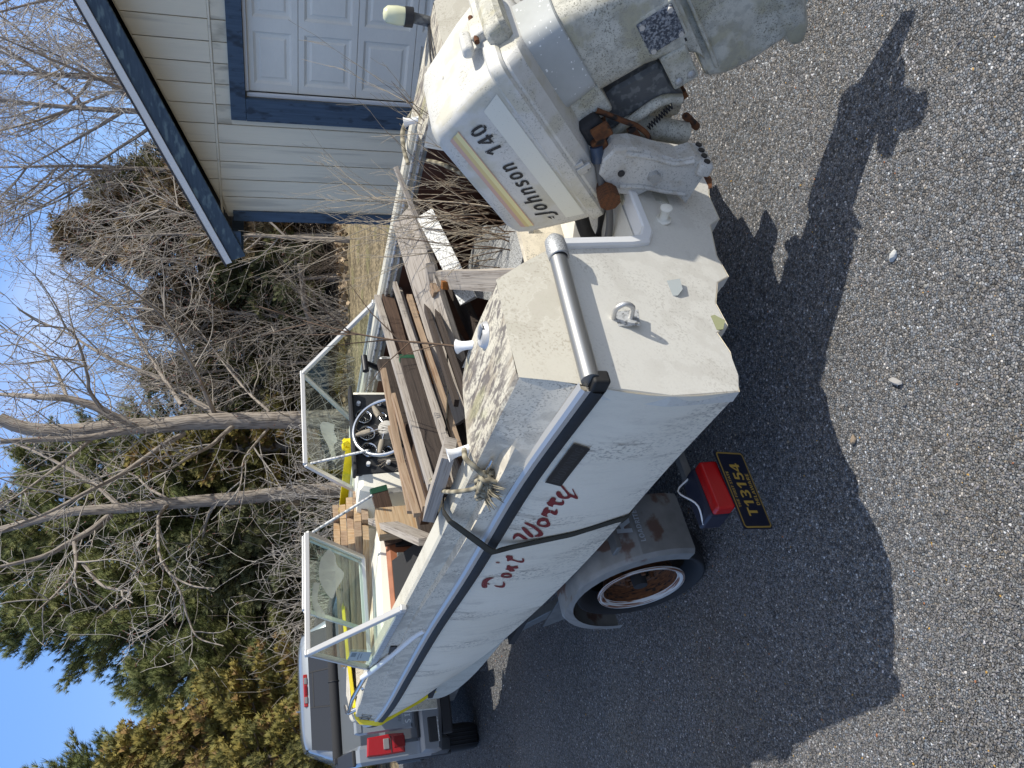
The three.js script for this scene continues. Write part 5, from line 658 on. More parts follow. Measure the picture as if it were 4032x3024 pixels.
  // webbing
  const ribbon = (pts, w, across, n = 40) => { const c = cat(pts, n), rows = c.map((p, i) => { const t = c[Math.min(n, i + 1)].clone().sub(c[Math.max(0, i - 1)]).normalize(), d = across.clone().addScaledVector(t, -across.dot(t)).normalize().multiplyScalar(w / 2), nn = d.clone().cross(t).normalize().multiplyScalar(0.002); return [p.clone().sub(d).add(nn), p.clone().add(d).add(nn), p.clone().add(d).sub(nn), p.clone().sub(d).sub(nn), p.clone().sub(d).add(nn)]; }); return grid(rows, 40); };
  const seg = (pts, n = 6) => { const o = []; for (let i = 0; i < pts.length - 1; i++) for (let k = 0; k < n; k++) o.push(pts[i].clone().lerp(pts[i + 1], k / n)); o.push(pts[pts.length - 1]); return o; };
  const strap = thing('tie_down_strap', 'dark webbing strap over the left gunwale, down to the trailer', 'strap'); onBoat(strap);
  part('webbing', ribbon(seg([L(0.47, 0.72, 1.18), L(-0.25, 0.84, 0.965), L(-0.935, 0.977, 0.745), L(-0.975, 0.965, 0.745), L(-1.012, 0.895, 0.785), L(-1.045, 0.80, 0.86), L(-1.022, 0.72, 0.875), L(-1.0, 0.50, 0.845), L(-0.965, 0.29, 0.80), L(-0.72, 0.10, 0.66)]), 0.034, V3(0, 0.1, 1), 110), M.strap, strap);
  const ys = thing('ratchet_strap', 'yellow strap from the dashboard over the bow and under the hull', 'strap'); onBoat(ys);
  part('webbing', ribbon(seg([L(0.37, 1.115, 2.30), L(0.12, 1.145, 3.1), L(-0.30, 1.06, 3.75), L(-0.555, 0.995, 4.15), L(-0.60, 0.975, 4.18), L(-0.645, 0.845, 4.12), L(-0.54, 0.56, 4.05), L(-0.42, 0.28, 3.93), L(-0.15, 0.12, 3.75)]), 0.05, V3(0.3, 0, 1), 90), M.yellow, ys);
  const kn = []; for (let k = 0; k < 46; k++) { const a = k * 0.83; kn.push(L(0.38 + 0.035 * Math.sin(a) * (0.6 + 0.4 * Math.sin(k * 1.7)), 1.125 + 0.028 * Math.cos(a * 1.3), 2.27 + 0.03 * Math.sin(a * 0.7))); } part('knot', new MB().tube(cat(kn, 160), 0.009, 6).geo(), M.yellow, ys);
  // ropes
  const rope = (name, label, pts, r, knot) => { const o = thing(name, label, 'rope'); onBoat(o); part('strand', new MB().tube(cat(pts.map((p) => L(...p)), 60), r, 8, true).geo(), M.rope, o); if (knot) { const K = []; for (let k = 0; k < 60; k++) { const a = k * 1.1; K.push(L(knot[0] + 0.022 * Math.sin(a) * (0.5 + BR() * 0.7), knot[1] + 0.024 * Math.cos(a * 1.37), knot[2] + 0.05 * Math.sin(a * 0.61))); } part('knot', new MB().tube(cat(K, 220), r * 0.85, 6).geo(), M.rope, o); const fr = new MB(); for (let k = 0; k < 22; k++) { const d = V3(-0.03 - 0.03 * BR(), -0.035 * BR() - 0.005, (BR() - 0.5) * 0.09); const b = L(knot[0] - 0.01, knot[1], knot[2] + (BR() - 0.5) * 0.06); fr.tube([b, b.clone().addScaledVector(d, 0.6), b.clone().add(d).add(V3(0, -0.012, 0))], [0.004, 0.003, 0.001], 4); } part('frayed_ends', fr.geo(), M.rope, o); } return o; };
  rope('rope', 'frayed rope knotted round the left mooring cleat', [[-0.90, 0.955, 0.44], [-0.955, 0.962, 0.41], [-0.985, 0.93, 0.42], [-1.0, 0.89, 0.46]], 0.0085, [-0.998, 0.893, 0.49]);
  rope('rope', 'twisted rope end trailing from the pile over the left gunwale', [[-0.70, 0.985, 0.92], [-0.76, 0.985, 0.84], [-0.86, 0.985, 0.74], [-0.955, 0.975, 0.60], [-0.985, 0.93, 0.54], [-0.995, 0.90, 0.50]], 0.0075);
  rope('rope', 'rope hanging over the right gunwale in front of the garage door', [[0.78, 0.95, 0.62], [0.88, 0.965, 0.60], [0.97, 0.96, 0.56], [1.0, 0.90, 0.44], [1.0, 0.88, 0.36]], 0.010);
  rope('rope', 'short rope inside the cockpit against the brown right lining', [[0.82, 0.86, 0.62], [0.74, 0.80, 0.58], [0.62, 0.72, 0.54]], 0.010);
  // brush: dead stems standing in the cockpit behind the motor
  const brush = (name, label, n, base, spread, hMin, hMax, lean, m, seed, thick) => { const o = thing(name, label, 'shrub'); onBoat(o); const R = rng(seed), a = new MB(), b = new MB();
    const grow = (mb, p, d, len, r, lvl) => { const pts = [p.clone()], rs = [r], N = 7; const q = p.clone(), dir = d.clone(); for (let k = 1; k <= N; k++) { dir.add(V3((R() - 0.5) * 0.22, (R() - 0.5) * 0.14, (R() - 0.5) * 0.22)).normalize(); q.addScaledVector(dir, len / N); pts.push(q.clone()); rs.push(Math.max(0.0008, r * (1 - 0.8 * k / N))); if (lvl < 2 && k > 1 && R() < 0.55) grow(mb === a ? b : mb, q.clone(), dir.clone().add(V3((R() - 0.5) * 1.3, 0.15, (R() - 0.5) * 1.3)).normalize(), len * (0.25 + 0.25 * R()), r * 0.5, lvl + 1); } mb.tube(pts, rs, 5); };
    for (let k = 0; k < n; k++) grow(a, L(base[0] + (R() - 0.5) * spread[0], base[1], base[2] + (R() - 0.5) * spread[1]), V3(lean[0] + (R() - 0.5) * 0.9, 1, lean[1] + (R() - 0.5) * 0.9).normalize(), lerp(hMin, hMax, Math.pow(R(), 1.6)), thick * (0.7 + 0.6 * R()), 0);
    part('stem', a.geo(), m, o); part('twig', b.geo(), M.twigPale, o); return o; };
  brush('dead_shrub', 'bundle of dead brown stems standing in the cockpit behind the motor', 30, [0.44, 0.46, 0.62], [0.45, 0.3], 0.3, 0.85, [0.15, -0.1], M.twig, 211, 0.0042);
  brush('dead_shrub', 'thin pale twigs reaching up past the right gunwale before the garage wall', 9, [0.60, 0.6, 0.72], [0.3, 0.3], 0.6, 1.0, [0.2, -0.35], M.twigPale, 223, 0.0036);
  brush('dead_shrub', 'tangle of fine twigs in front of the steering wheel', 7, [0.0, 0.82, 1.75], [0.3, 0.2], 0.12, 0.3, [0, 0.1], M.twig, 231, 0.0022);
  const lt = thing('twig_stem', 'long bare brown twig rising from the cockpit beside the left deck', 'twig'); onBoat(lt); { const mb = new MB(), R = rng(5); const main = cat([L(-0.42, 0.78, 0.52), L(-0.36, 0.95, 0.56), L(-0.30, 1.15, 0.60), L(-0.22, 1.38, 0.62), L(-0.10, 1.58, 0.66)], 24); mb.tube(main, main.map((_, i) => 0.0055 * (1 - 0.75 * i / 24)), 6); for (let k = 0; k < 11; k++) { const p = main[3 + Math.floor(R() * 20)], d = V3((R() - 0.5) * 0.5, 0.18 + 0.1 * R(), (R() - 0.5) * 0.5).multiplyScalar(0.5 + 0.5 * R()); mb.tube([p, p.clone().addScaledVector(d, 0.5).add(V3(0, 0.015, 0)), p.clone().add(d)], [0.0028, 0.002, 0.0009], 5); } part('stem', mb.geo(), M.twig, lt); }
}

// ---------- pickup truck (axes: x right, y up, z to the rear; origin on the ground under the rear axle) ----------
const ringR = (y, z0, z1, hw, r, n = 5) => { const p = []; [[-1, z1], [-1, z0], [1, z0], [1, z1]].forEach(([sx, z], q) => { const cx = sx * (hw - r), cz = z + (z === z0 ? r : -r); for (let k = 0; k <= n; k++) { const a = [0.5, 1, 1.5, 2][q] * Math.PI + k / n * Math.PI / 2; p.push(V3(cx + r * Math.cos(a), y, cz + r * Math.sin(a))); } }); p.push(p[0].clone()); return p; };
const capR = (rg) => { const c = rg.reduce((a, q) => a.add(q), V3()).multiplyScalar(1 / rg.length); return rg.map(() => c.clone()); };
const shellR = (list, deg = 30) => { const R = list.map((a) => ringR(...a)); return crease(grid([capR(R[0]), ...R, capR(R[R.length - 1])], 0), deg); };
{
  const paint = new THREE.MeshPhysicalMaterial({ color: col(0.29, 0.32, 0.355), metalness: 0.4, roughness: 0.36, clearcoat: 1, clearcoatRoughness: 0.06 });
  const glassD = new THREE.MeshPhysicalMaterial({ color: col(0.012, 0.013, 0.015), roughness: 0.06, clearcoat: 1, clearcoatRoughness: 0.03 });
  const trim = mat({ color: col(0.02, 0.02, 0.022), roughness: 0.55 }), brightTrim = mat({ color: col(0.55, 0.57, 0.6), metalness: 0.9, roughness: 0.25 }), redL = new THREE.MeshPhysicalMaterial({ color: col(0.34, 0.008, 0.015), roughness: 0.12, clearcoat: 1 }), clearL = mat({ color: col(0.22, 0.21, 0.21), roughness: 0.25 });
  const T = thing('pickup_truck', 'slate grey pickup truck parked beyond the bow of the boat', 'pickup truck'); const hd = rad(25); T.rotation.y = hd; const ts = V3(Math.cos(hd), 0, -Math.sin(hd)); T.position.copy(V3(-3.60, 0, -7.785)).addScaledVector(ts, 0.90);
  const P = (n, g, m, par = T, l) => part(n, g, m, par, l);
  // load bed: two sides, floor, headboard
  for (const sg of [-1, 1]) {
    const prof = []; for (let k = 0; k <= 12; k++) { const a = Math.PI * k / 12; prof.push([0.44 * Math.cos(a), 0.36 + 0.44 * Math.sin(a)]); }
    const side = [[1.02, 0.62], [1.02, 1.24], [0.98, 1.27], [-1.50, 1.27], [-1.50, 0.50], ...prof.slice().reverse().map(([z, y]) => [z, y]), [0.9, 0.56]];
    const g = extr(side, 0.16, { bevel: 0.03 }).rotateY(-Math.PI / 2).translate(sg > 0 ? 0.90 : -0.74, 0, 0); P('bed_side', crease(g, 35), paint);
    P('wheel_arch_lip', new MB().tube(prof.map(([z, y]) => V3(sg * 0.895, y, z)), 0.02, 8).geo(), trim); P('bed_rail', boxUV(mv(box(0.13, 0.03, 2.46, 0.01), sg * 0.83, 1.285, -0.26)), trim);
    const lamp = P('tail_light', crease(extr([[-0.075, 0], [0.075, 0], [0.085, 0.10], [0.078, 0.31], [-0.07, 0.325], [-0.078, 0.2]], 0.06, { bevel: 0.012 }), 40).translate(sg * 0.765, 0.86, 0.985), redL);
    P('reverse_lens', mv(box(0.085, 0.05, 0.02, 0.006), sg * 0.755, 1.015, 1.045), clearL, lamp); P('lamp_divider', mv(box(0.13, 0.008, 0.015, 0.003), sg * 0.765, 0.975, 1.042), trim, lamp); P('inner_lens', mv(box(0.09, 0.10, 0.02, 0.008), sg * 0.75, 0.905, 1.042), mat({ color: col(0.2, 0.004, 0.008), roughness: 0.2 }), lamp);
    for (const z of [0, -3.35]) { const w = P('wheel', new THREE.LatheGeometry([[0.21, -0.11], [0.28, -0.125], [0.335, -0.11], [0.352, -0.08], [0.355, 0], [0.352, 0.08], [0.335, 0.11], [0.28, 0.125], [0.21, 0.11]].reverse().map((p) => new THREE.Vector2(...p)), 40).rotateZ(Math.PI / 2).translate(sg * 0.775, 0.355, z), M.tyre); P('tread_ribs', merge([-0.07, -0.035, 0, 0.035, 0.07].map((x) => new THREE.TorusGeometry(0.354, 0.007, 5, 40).rotateY(Math.PI / 2).translate(sg * 0.775 + x, 0.355, z))), M.tyre, w); P('rim', new THREE.LatheGeometry([[0.0, 0.03], [0.08, 0.035], [0.16, 0.02], [0.2, 0.06], [0.215, 0.10]].map((p) => new THREE.Vector2(...p)), 24).rotateZ(sg > 0 ? -Math.PI / 2 : Math.PI / 2).translate(sg * 0.79, 0.355, z), brightTrim, w); }
    P('running_board', boxUV(mv(box(0.14, 0.05, 2.0, 0.015), sg * 0.86, 0.40, -2.1)), trim);
    P('door_side', crease(extr([[-1.53, 0.46], [-1.53, 1.20], [-3.72, 1.20], [-3.95, 0.95], [-3.9, 0.46]], 0.10, { bevel: 0.03 }), 35).rotateY(-Math.PI / 2).translate(sg > 0 ? 0.89 : -0.79, 0, 0), paint);
    P('side_window', crease(extr([[-1.72, 1.24], [-1.80, 1.53], [-2.9, 1.53], [-3.38, 1.24]], 0.012), 20).rotateY(-Math.PI / 2).translate(0.006, 0, 0).rotateZ(0).applyMatrix4(new THREE.Matrix4().makeShear(sg * -0.0, 0, sg * -0.44, 0, 0, 0)).translate(sg * 0.80 + sg * 0.44 * 1.24, 0, 0), glassD);
    const mir = P('wing_mirror', shellR([[1.20, -3.30, -3.14, 0.075, 0.03], [1.24, -3.32, -3.12, 0.09, 0.04], [1.36, -3.31, -3.13, 0.085, 0.04], [1.39, -3.28, -3.16, 0.05, 0.02]]).translate(sg * 1.0, 0, 0), trim);
  }
  P('bed_floor', boxUV(mv(box(1.5, 0.04, 2.4), 0, 0.72, -0.28)), trim); P('bed_headboard', boxUV(mv(box(1.5, 0.52, 0.05), 0, 1.0, -1.47)), paint);
  const tg = P('tailgate', crease(extr([[-0.66, 0], [0.66, 0], [0.66, 0.46], [0.645, 0.50], [-0.645, 0.50], [-0.66, 0.46]], 0.09, { bevel: 0.015 }), 35).translate(0, 0.775, 0.94), paint);
  P('tailgate_crease', boxUV(mv(box(1.28, 0.05, 0.016, 0.006), 0, 1.235, 1.03)), paint, tg); P('badge_strip', boxUV(mv(box(1.24, 0.085, 0.01, 0.004), 0, 0.815, 1.0335)), paint, tg);
  { const t = canv(1024, 160, (g, w, h) => { g.clearRect(0, 0, w, h); g.fillStyle = '#d9dde2'; g.font = 'bold 150px sans-serif'; g.letterSpacing = '40px'; g.textBaseline = 'middle'; g.fillText('SIERRA', 16, h / 2 + 6, 990); }); P('letters', new THREE.PlaneGeometry(0.46, 0.072).translate(-0.395, 0.817, 1.0395), mat({ map: t, alphaTest: 0.5, metalness: 0.6, roughness: 0.3 }), tg);
    const t2 = canv(512, 96, (g, w, h) => { g.clearRect(0, 0, w, h); g.fillStyle = '#6b7078'; g.font = 'italic bold 84px sans-serif'; g.textBaseline = 'middle'; g.fillText('DENALI', 8, h / 2, 490); }); P('small_badge', new THREE.PlaneGeometry(0.20, 0.034).translate(-0.50, 0.885, 1.0318), mat({ map: t2, alphaTest: 0.5, roughness: 0.4 }), tg); P('handle', boxUV(mv(box(0.2, 0.07, 0.012, 0.006), 0, 1.12, 1.032)), trim, tg); }
  // bumper with step recesses at its corners
  const bm = P('rear_bumper', crease(extr([[-0.87, 0.56], [-0.60, 0.535], [0.60, 0.535], [0.87, 0.56], [0.885, 0.62], [0.87, 0.735], [-0.87, 0.735], [-0.885, 0.62]], 0.18, { bevel: 0.03 }), 35).translate(0, 0, 0.98), mat({ color: col(0.28, 0.30, 0.33), metalness: 0.6, roughness: 0.35 }));
  for (const sg of [-1, 1]) { P('step_recess', boxUV(mv(box(0.20, 0.085, 0.03, 0.012), sg * 0.70, 0.625, 1.155)), trim, bm); P('step_plate', boxUV(mv(box(0.20, 0.012, 0.05, 0.004), sg * 0.70, 0.582, 1.165)), M.aluDull, bm); P('parking_sensor', new THREE.CylinderGeometry(0.018, 0.018, 0.008, 14).rotateX(Math.PI / 2).translate(sg * 0.42, 0.64, 1.162), brightTrim, bm); }
  P('bumper_top_pad', boxUV(mv(box(1.5, 0.025, 0.10, 0.008), 0, 0.748, 1.09)), trim, bm); P('lower_valance', boxUV(mv(box(1.5, 0.10, 0.08, 0.02), 0, 0.49, 1.08)), trim, bm); P('tow_hitch', boxUV(mv(box(0.09, 0.09, 0.30, 0.01), 0, 0.46, 1.15)), trim, bm);
  // cab
  const cab = P('cab', shellR([[0.45, -3.95, -1.52, 0.80, 0.08], [1.21, -3.95, -1.52, 0.84, 0.10], [1.24, -3.80, -1.53, 0.81, 0.10], [1.56, -3.10, -1.62, 0.665, 0.12], [1.61, -3.02, -1.66, 0.62, 0.14], [1.645, -2.85, -1.80, 0.50, 0.16], [1.652, -2.6, -2.0, 0.3, 0.15]], 34), paint);
  P('bonnet', shellR([[0.45, -5.25, -3.85, 0.80, 0.12], [1.02, -5.25, -3.80, 0.84, 0.14], [1.13, -5.1, -3.80, 0.80, 0.16], [1.16, -4.8, -3.85, 0.65, 0.2]], 34), paint);
  const winP = (x, y, out = 0) => V3(x, y, -1.53 - (y - 1.24) / 0.32 * 0.09 + 0.006 + out); const quadW = (a, b, y0, y1, k = 0.30) => [a, b].map((x) => [y0, y1].map((y) => winP(x * (1 - k * (y - 1.25)), y))); const W = (n, a, b, y0, y1, m, out) => P(n, grid(quadW(a, b, y0, y1).map((r) => r.map((q) => q.add(V3(0, 0, out))).reverse()).reverse(), 0), m, cab);
  W('rear_window', -0.70, 0.70, 1.255, 1.545, glassD, 0.0); W('sliding_pane', -0.20, 0.20, 1.262, 1.50, glassD, 0.006); for (const x of [-0.21, 0.21]) W('window_bar', x - 0.008, x + 0.008, 1.255, 1.545, trim, 0.010); W('window_bar', -0.21, 0.21, 1.497, 1.51, trim, 0.010);
  P('windscreen', grid([-0.62, 0.62].map((x) => [V3(x * 1.12, 1.26, -3.755), V3(x, 1.53, -3.175)]), 0), glassD, cab);
  const hm = P('high_brake_light', boxUV(mv(box(0.36, 0.05, 0.03, 0.012), 0, 1.585, -1.632)), redL, cab); for (const sg of [-1, 1]) P('cargo_lens', mv(box(0.07, 0.036, 0.012, 0.006), sg * 0.105, 1.585, -1.616), clearL, hm); P('centre_lens', mv(box(0.10, 0.03, 0.012, 0.006), 0, 1.583, -1.616), mat({ color: col(0.2, 0.005, 0.01), roughness: 0.2 }), hm);
  for (const sg of [-1, 1]) P('roof_gutter', new MB().tube([V3(sg * 0.64, 1.595, -1.66), V3(sg * 0.645, 1.60, -2.4), V3(sg * 0.62, 1.595, -3.0)], 0.008, 6).geo(), trim, cab);
  P('antenna', new MB().tube([V3(-0.18, 1.64, -2.2), V3(-0.18, 1.69, -2.16)], [0.014, 0.006], 8, true).geo(), paint, cab);
  // rolled load cover at the front of the bed
  const roll = P('rolled_bed_cover', new THREE.CylinderGeometry(0.055, 0.055, 1.6, 18).rotateZ(Math.PI / 2).translate(0, 1.29, -1.22), M.blackMatte); P('cover_strap', new THREE.TorusGeometry(0.058, 0.008, 6, 20).rotateY(Math.PI / 2).translate(0.02, 1.29, -1.22), trim, roll); for (const sg of [-1, 1]) P('cover_bracket', boxUV(mv(box(0.06, 0.07, 0.12, 0.01), sg * 0.80, 1.30, -1.20)), trim, roll);
}
const LIMBS = {"A":[[0.33,0.2,[-0.67,1.08,-19.0],[-0.63,2.64,-19.0],[-0.62,3.69,-19.0],[-0.66,4.04,-19.0],[-0.65,5.04,-19.0],[-0.7,6.02,-19.0],[-0.61,6.8,-19.0],[-0.39,7.26,-19.0]],[0.16,0.06,[-0.57,4.84,-19.0],[-0.41,5.17,-19.0],[-0.2,5.49,-19.0],[-0.02,6.0,-19.0],[0.03,6.47,-19.0],[0.12,7.53,-20.0]],[0.14,0.07,[-0.71,3.7,-19.0],[-0.73,4.35,-18.8],[-0.76,4.98,-18.6],[-0.84,5.58,-18.4],[-0.82,6.45,-18.2],[-0.82,6.98,-18.0]],[0.11,0.02,[-0.58,2.46,-19.0],[-0.51,2.83,-19.2],[-0.39,3.2,-19.5],[-0.01,3.77,-20.0],[0.26,4.15,-20.2],[0.55,4.72,-20.5],[0.82,5.33,-21.0],[1.13,5.91,-21.4],[1.58,6.6,-22.0],[1.88,7.22,-22.3],[2.27,7.84,-22.6]],[0.085,0.015,[-0.41,3.12,-19.3],[0.33,3.36,-18.6],[0.92,3.59,-18.0],[1.18,3.68,-17.7],[1.59,3.92,-17.2],[1.96,4.29,-16.7],[2.23,4.7,-16.4]],[0.08,0.015,[-0.25,3.78,-19.3],[0.33,4.19,-20.0],[0.83,4.54,-20.6],[1.65,5.08,-21.4],[2.33,5.65,-22.0],[2.83,6.28,-22.4],[3.24,6.8,-22.6]],[0.075,0.015,[-0.24,5.36,-19.0],[0.14,5.42,-18.2],[0.41,5.36,-17.8],[0.98,5.37,-17.2],[1.27,5.45,-16.8],[1.35,5.82,-16.6],[1.61,6.17,-16.4]],[0.06,0.015,[-0.0,6.0,-19.0],[0.65,6.34,-19.6],[1.07,6.68,-20.0],[1.41,7.21,-20.4],[1.59,7.71,-20.8]],[0.08,0.02,[-0.7,2.65,-19.0],[-0.89,2.88,-18.6],[-1.11,3.13,-18.2],[-1.29,3.52,-17.6],[-1.48,3.86,-17.2],[-1.46,4.11,-16.8]],[0.1,0.03,[-0.86,3.73,-19.0],[-1.05,4.07,-18.6],[-1.32,4.44,-18.1],[-1.59,4.84,-17.6],[-1.83,5.34,-17.1],[-2.1,5.86,-16.8],[-2.35,6.57,-16.4]],[0.07,0.02,[-0.87,5.47,-18.5],[-1.23,5.81,-18.0],[-1.54,6.17,-17.6],[-1.82,6.51,-17.2],[-1.94,6.73,-17.0]],[0.05,0.015,[-0.81,1.93,-19.0],[-1.07,2.18,-18.5],[-1.42,2.46,-18.0],[-1.84,2.52,-17.6],[-2.2,2.62,-17.2]],[0.05,0.015,[-0.45,1.92,-19.0],[-0.11,2.28,-19.4],[0.33,2.65,-19.9],[0.87,3.04,-20.4],[1.56,3.52,-21.0],[2.14,4.04,-21.4]]],"B":[[0.3,0.12,[-2.44,0.3,-20.0],[-2.44,1.45,-20.0],[-2.48,2.62,-20.0],[-2.5,4.13,-20.0],[-2.54,5.21,-20.0],[-2.53,6.08,-20.0],[-2.6,6.6,-20.0],[-2.76,7.27,-20.0],[-2.83,7.61,-20.0]],[0.13,0.05,[-2.67,5.42,-20.0],[-2.91,5.72,-19.7],[-3.13,6.14,-19.4],[-3.32,6.57,-19.1],[-3.41,7.28,-18.8]],[0.07,0.02,[-2.51,4.2,-20.0],[-2.67,4.33,-19.4],[-2.99,4.31,-19.0],[-3.46,4.22,-18.5],[-3.76,3.95,-18.1],[-3.95,3.53,-17.8],[-3.98,3.08,-17.5]],[0.07,0.02,[-2.56,3.2,-20.0],[-3.02,3.43,-20.5],[-3.76,3.59,-21.0],[-4.45,3.59,-21.5],[-4.92,3.52,-22.0]],[0.06,0.02,[-3.52,5.8,-19.0],[-3.95,5.35,-18.6],[-4.06,4.76,-18.2],[-4.29,5.09,-18.0],[-4.37,5.3,-17.6]],[0.09,0.03,[-2.5,5.21,-20.0],[-2.05,5.78,-20.5],[-1.66,6.45,-21.0],[-1.25,7.27,-21.5],[-0.91,8.12,-22.0]],[0.06,0.02,[-2.46,4.12,-20.0],[-2.16,4.69,-20.5],[-1.91,5.05,-21.0],[-1.58,5.81,-21.5]],[0.07,0.02,[-3.12,6.04,-19.4],[-3.42,5.95,-19.1],[-3.65,5.93,-18.8],[-3.96,6.17,-18.4],[-4.24,6.48,-18.0]],[0.05,0.015,[-3.5,4.19,-18.5],[-4.11,3.79,-18.0],[-4.52,3.63,-17.6],[-4.85,3.41,-17.2],[-4.96,2.91,-16.8]]]};

// ---------- trees and undergrowth beyond the drive ----------
M.barkGrey = mat({ map: tex(256, 512, (u, v) => { const g = fbm(u, v, 14, 10, 4, 401), k = fbm(u, v, 26, 7, 3, 404); return mix3(mix3(S(172, 163, 152), S(128, 119, 110), g), S(82, 74, 68), sm(0.5, 0.72, k) * 0.7); }), bumpMap: tex(128, 256, (u, v) => fbm(u, v, 16, 6, 3, 406), true), bumpScale: 0.02, roughness: 0.95 }); rep(M.barkGrey.map, 0.9, 0.6); rep(M.barkGrey.bumpMap, 0.9, 0.6);
M.branch = mat({ color: col(0.30, 0.27, 0.235), roughness: 0.9 }); M.branchPale = mat({ color: col(0.44, 0.41, 0.375), roughness: 0.85 }); M.branchDark = mat({ color: col(0.12, 0.095, 0.075), roughness: 0.95 }); M.buds = mat({ color: col(0.20, 0.10, 0.08), roughness: 0.9 });
M.leafy = mat({ roughness: 0.75, side: THREE.DoubleSide });
const stuff = (m, label) => { m.userData.kind = 'stuff'; return m; };
function wander(R, p, d, len, r0, r1, N, jit, up) { const pts = [p.clone()], rs = [r0], q = p.clone(), dir = d.clone(); for (let k = 1; k <= N; k++) { dir.add(V3((R() - 0.5) * jit, (R() - 0.5) * jit + up, (R() - 0.5) * jit)).normalize(); q.addScaledVector(dir, len / N); pts.push(q.clone()); rs.push(lerp(r0, r1, k / N)); } return { pts, rs, dir }; }
function twigs(R, mbs, p, d, len, r, lvl, o) {
  const w = wander(R, p, d, len, r, Math.max(o.min, r * 0.35), lvl === 0 ? 7 : 5, o.jit, o.up); (lvl === 0 ? mbs.a : mbs.b).tube(w.pts, w.rs, lvl === 0 ? 5 : 3);
  if (lvl >= o.depth) { if (mbs.c && R() < 0.6) { const e = w.pts[w.pts.length - 1]; mbs.c.tube([e, e.clone().addScaledVector(w.dir, 0.05)], [0.012, 0.004], 3); } return; }
  const n = Math.max(2, Math.round(len * o.dens)); for (let k = 0; k < n; k++) { const i = 1 + Math.floor(R() * (w.pts.length - 1)), q = w.pts[i], t = w.pts[i].clone().sub(w.pts[i - 1]).normalize(); const side = V3(R() - 0.5, R() - 0.5, R() - 0.5); side.addScaledVector(t, -side.dot(t)).normalize(); twigs(R, mbs, q, t.multiplyScalar(o.fwd).add(side).normalize(), len * (0.28 + 0.3 * R()), Math.max(o.min, r * 0.45), lvl + 1, o); }
}
function limbTree(name, label, limbs, o, trunkMat) {
  const T = thing(name, label, 'tree'), R = rng(o.seed), mbs = { a: new MB(), b: new MB(), c: new MB() };
  limbs.forEach(([r0, r1, ...P], i) => { r0 *= o.thick || 1; r1 *= o.thick || 1; let pts = P.map((p) => V3(...p)); if (i === 0) { const b = pts[0].clone(); b.y = -0.1; b.x += 0.02; pts = [b, ...pts]; } pts = cat(pts, 26); const mb = new MB(); mb.tube(pts, pts.map((_, k) => { const t = k / 26; return (i === 0 ? lerp(r0, r1, t) * (1 + 0.5 * Math.max(0, 0.08 - t) / 0.08) : lerp(r0, r1, t)); }), i === 0 ? 14 : 9); part(i === 0 ? 'trunk' : 'limb', mb.geo(), trunkMat, T);
    const L2 = new THREE.CatmullRomCurve3(pts).getLength(), n = Math.round(L2 * (i === 0 ? o.trunkN : o.limbN)); for (let k = 0; k < n; k++) { const j = 3 + Math.floor(R() * 22), t = pts[j + 1].clone().sub(pts[j]).normalize(); const side = V3(R() - 0.5, (R() - 0.3) * 0.6, R() - 0.5); side.addScaledVector(t, -side.dot(t)).normalize(); twigs(R, mbs, pts[j], t.multiplyScalar(0.5 + 0.5 * R()).add(side).normalize(), (0.5 + 1.3 * R()) * (i === 0 ? 1.0 : 1.1), 0.012 + 0.010 * R(), 0, o.tw); } });
  stuff(part('branches', mbs.a.geo(), o.bm || M.branch, T)); stuff(part('twigs', mbs.b.geo(), o.tm || M.branch, T)); if (mbs.c.i.length) stuff(part('buds', mbs.c.geo(), M.buds, T)); return T;
}
limbTree('bare_tree', 'tall bare grey tree with a forked trunk behind the steering wheel', LIMBS.A, { thick: 0.66, seed: 501, trunkN: 1.5, limbN: 3.4, tw: { jit: 0.36, up: 0.05, min: 0.0042, depth: 2, dens: 2.6, fwd: 0.8 } }, M.barkGrey);
limbTree('bare_tree', 'bare grey tree leaning beside the pines, behind the lumber stack', LIMBS.B, { thick: 0.66, seed: 511, trunkN: 1.6, limbN: 2.6, tw: { jit: 0.55, up: 0.0, min: 0.0048, depth: 2, dens: 2.8, fwd: 0.6 }, tm: M.branchPale }, M.barkGrey);
function bareTree(label, x, z, h, r, seed, o = {}) { // ascending limbs from a slim trunk
  const R = rng(seed), limbs = [], b = V3(x, 0, z); const tr = wander(R, b, V3((R() - 0.5) * 0.15, 1, (R() - 0.5) * 0.1).normalize(), h, r, 0.02, 8, 0.12, 0.05); limbs.push([r, 0.02, ...tr.pts.map((p) => p.toArray())]);
  const n = o.limbs || 11; for (let k = 0; k < n; k++) { const t = 0.22 + 0.7 * (k + R() * 0.8) / n, i = t * 8, p = tr.pts[Math.floor(i)].clone().lerp(tr.pts[Math.min(8, Math.floor(i) + 1)], i % 1), a = R() * 6.28, sp = 0.75 + 0.5 * R(); const w = wander(R, p, V3(Math.cos(a) * sp, 0.9, Math.sin(a) * sp).normalize(), h * (0.62 - 0.42 * t) * (0.8 + 0.5 * R()), r * (0.55 - 0.35 * t), 0.008, 6, 0.22, 0.09); limbs.push([r * (0.55 - 0.35 * t), 0.008, ...w.pts.map((q) => q.toArray())]); }
  return limbTree('bare_tree', label, limbs, { seed: seed + 1, trunkN: 1.5, limbN: o.limbN || 3.2, tw: { jit: 0.3, up: 0.06, min: 0.0045, depth: 2, dens: 4.4, fwd: 1.0 }, bm: o.bm, tm: o.tm }, o.bark || M.barkGrey);
}
bareTree('bare pale tree above the garage roof, farthest right', 10.6, -23, 10.2, 0.15, 601, { bm: M.branchPale, tm: M.branchPale });
bareTree('bare pale tree over the garage roof, second from the right', 9.0, -24.5, 10.8, 0.15, 613, { bm: M.branchPale, tm: M.branchPale });
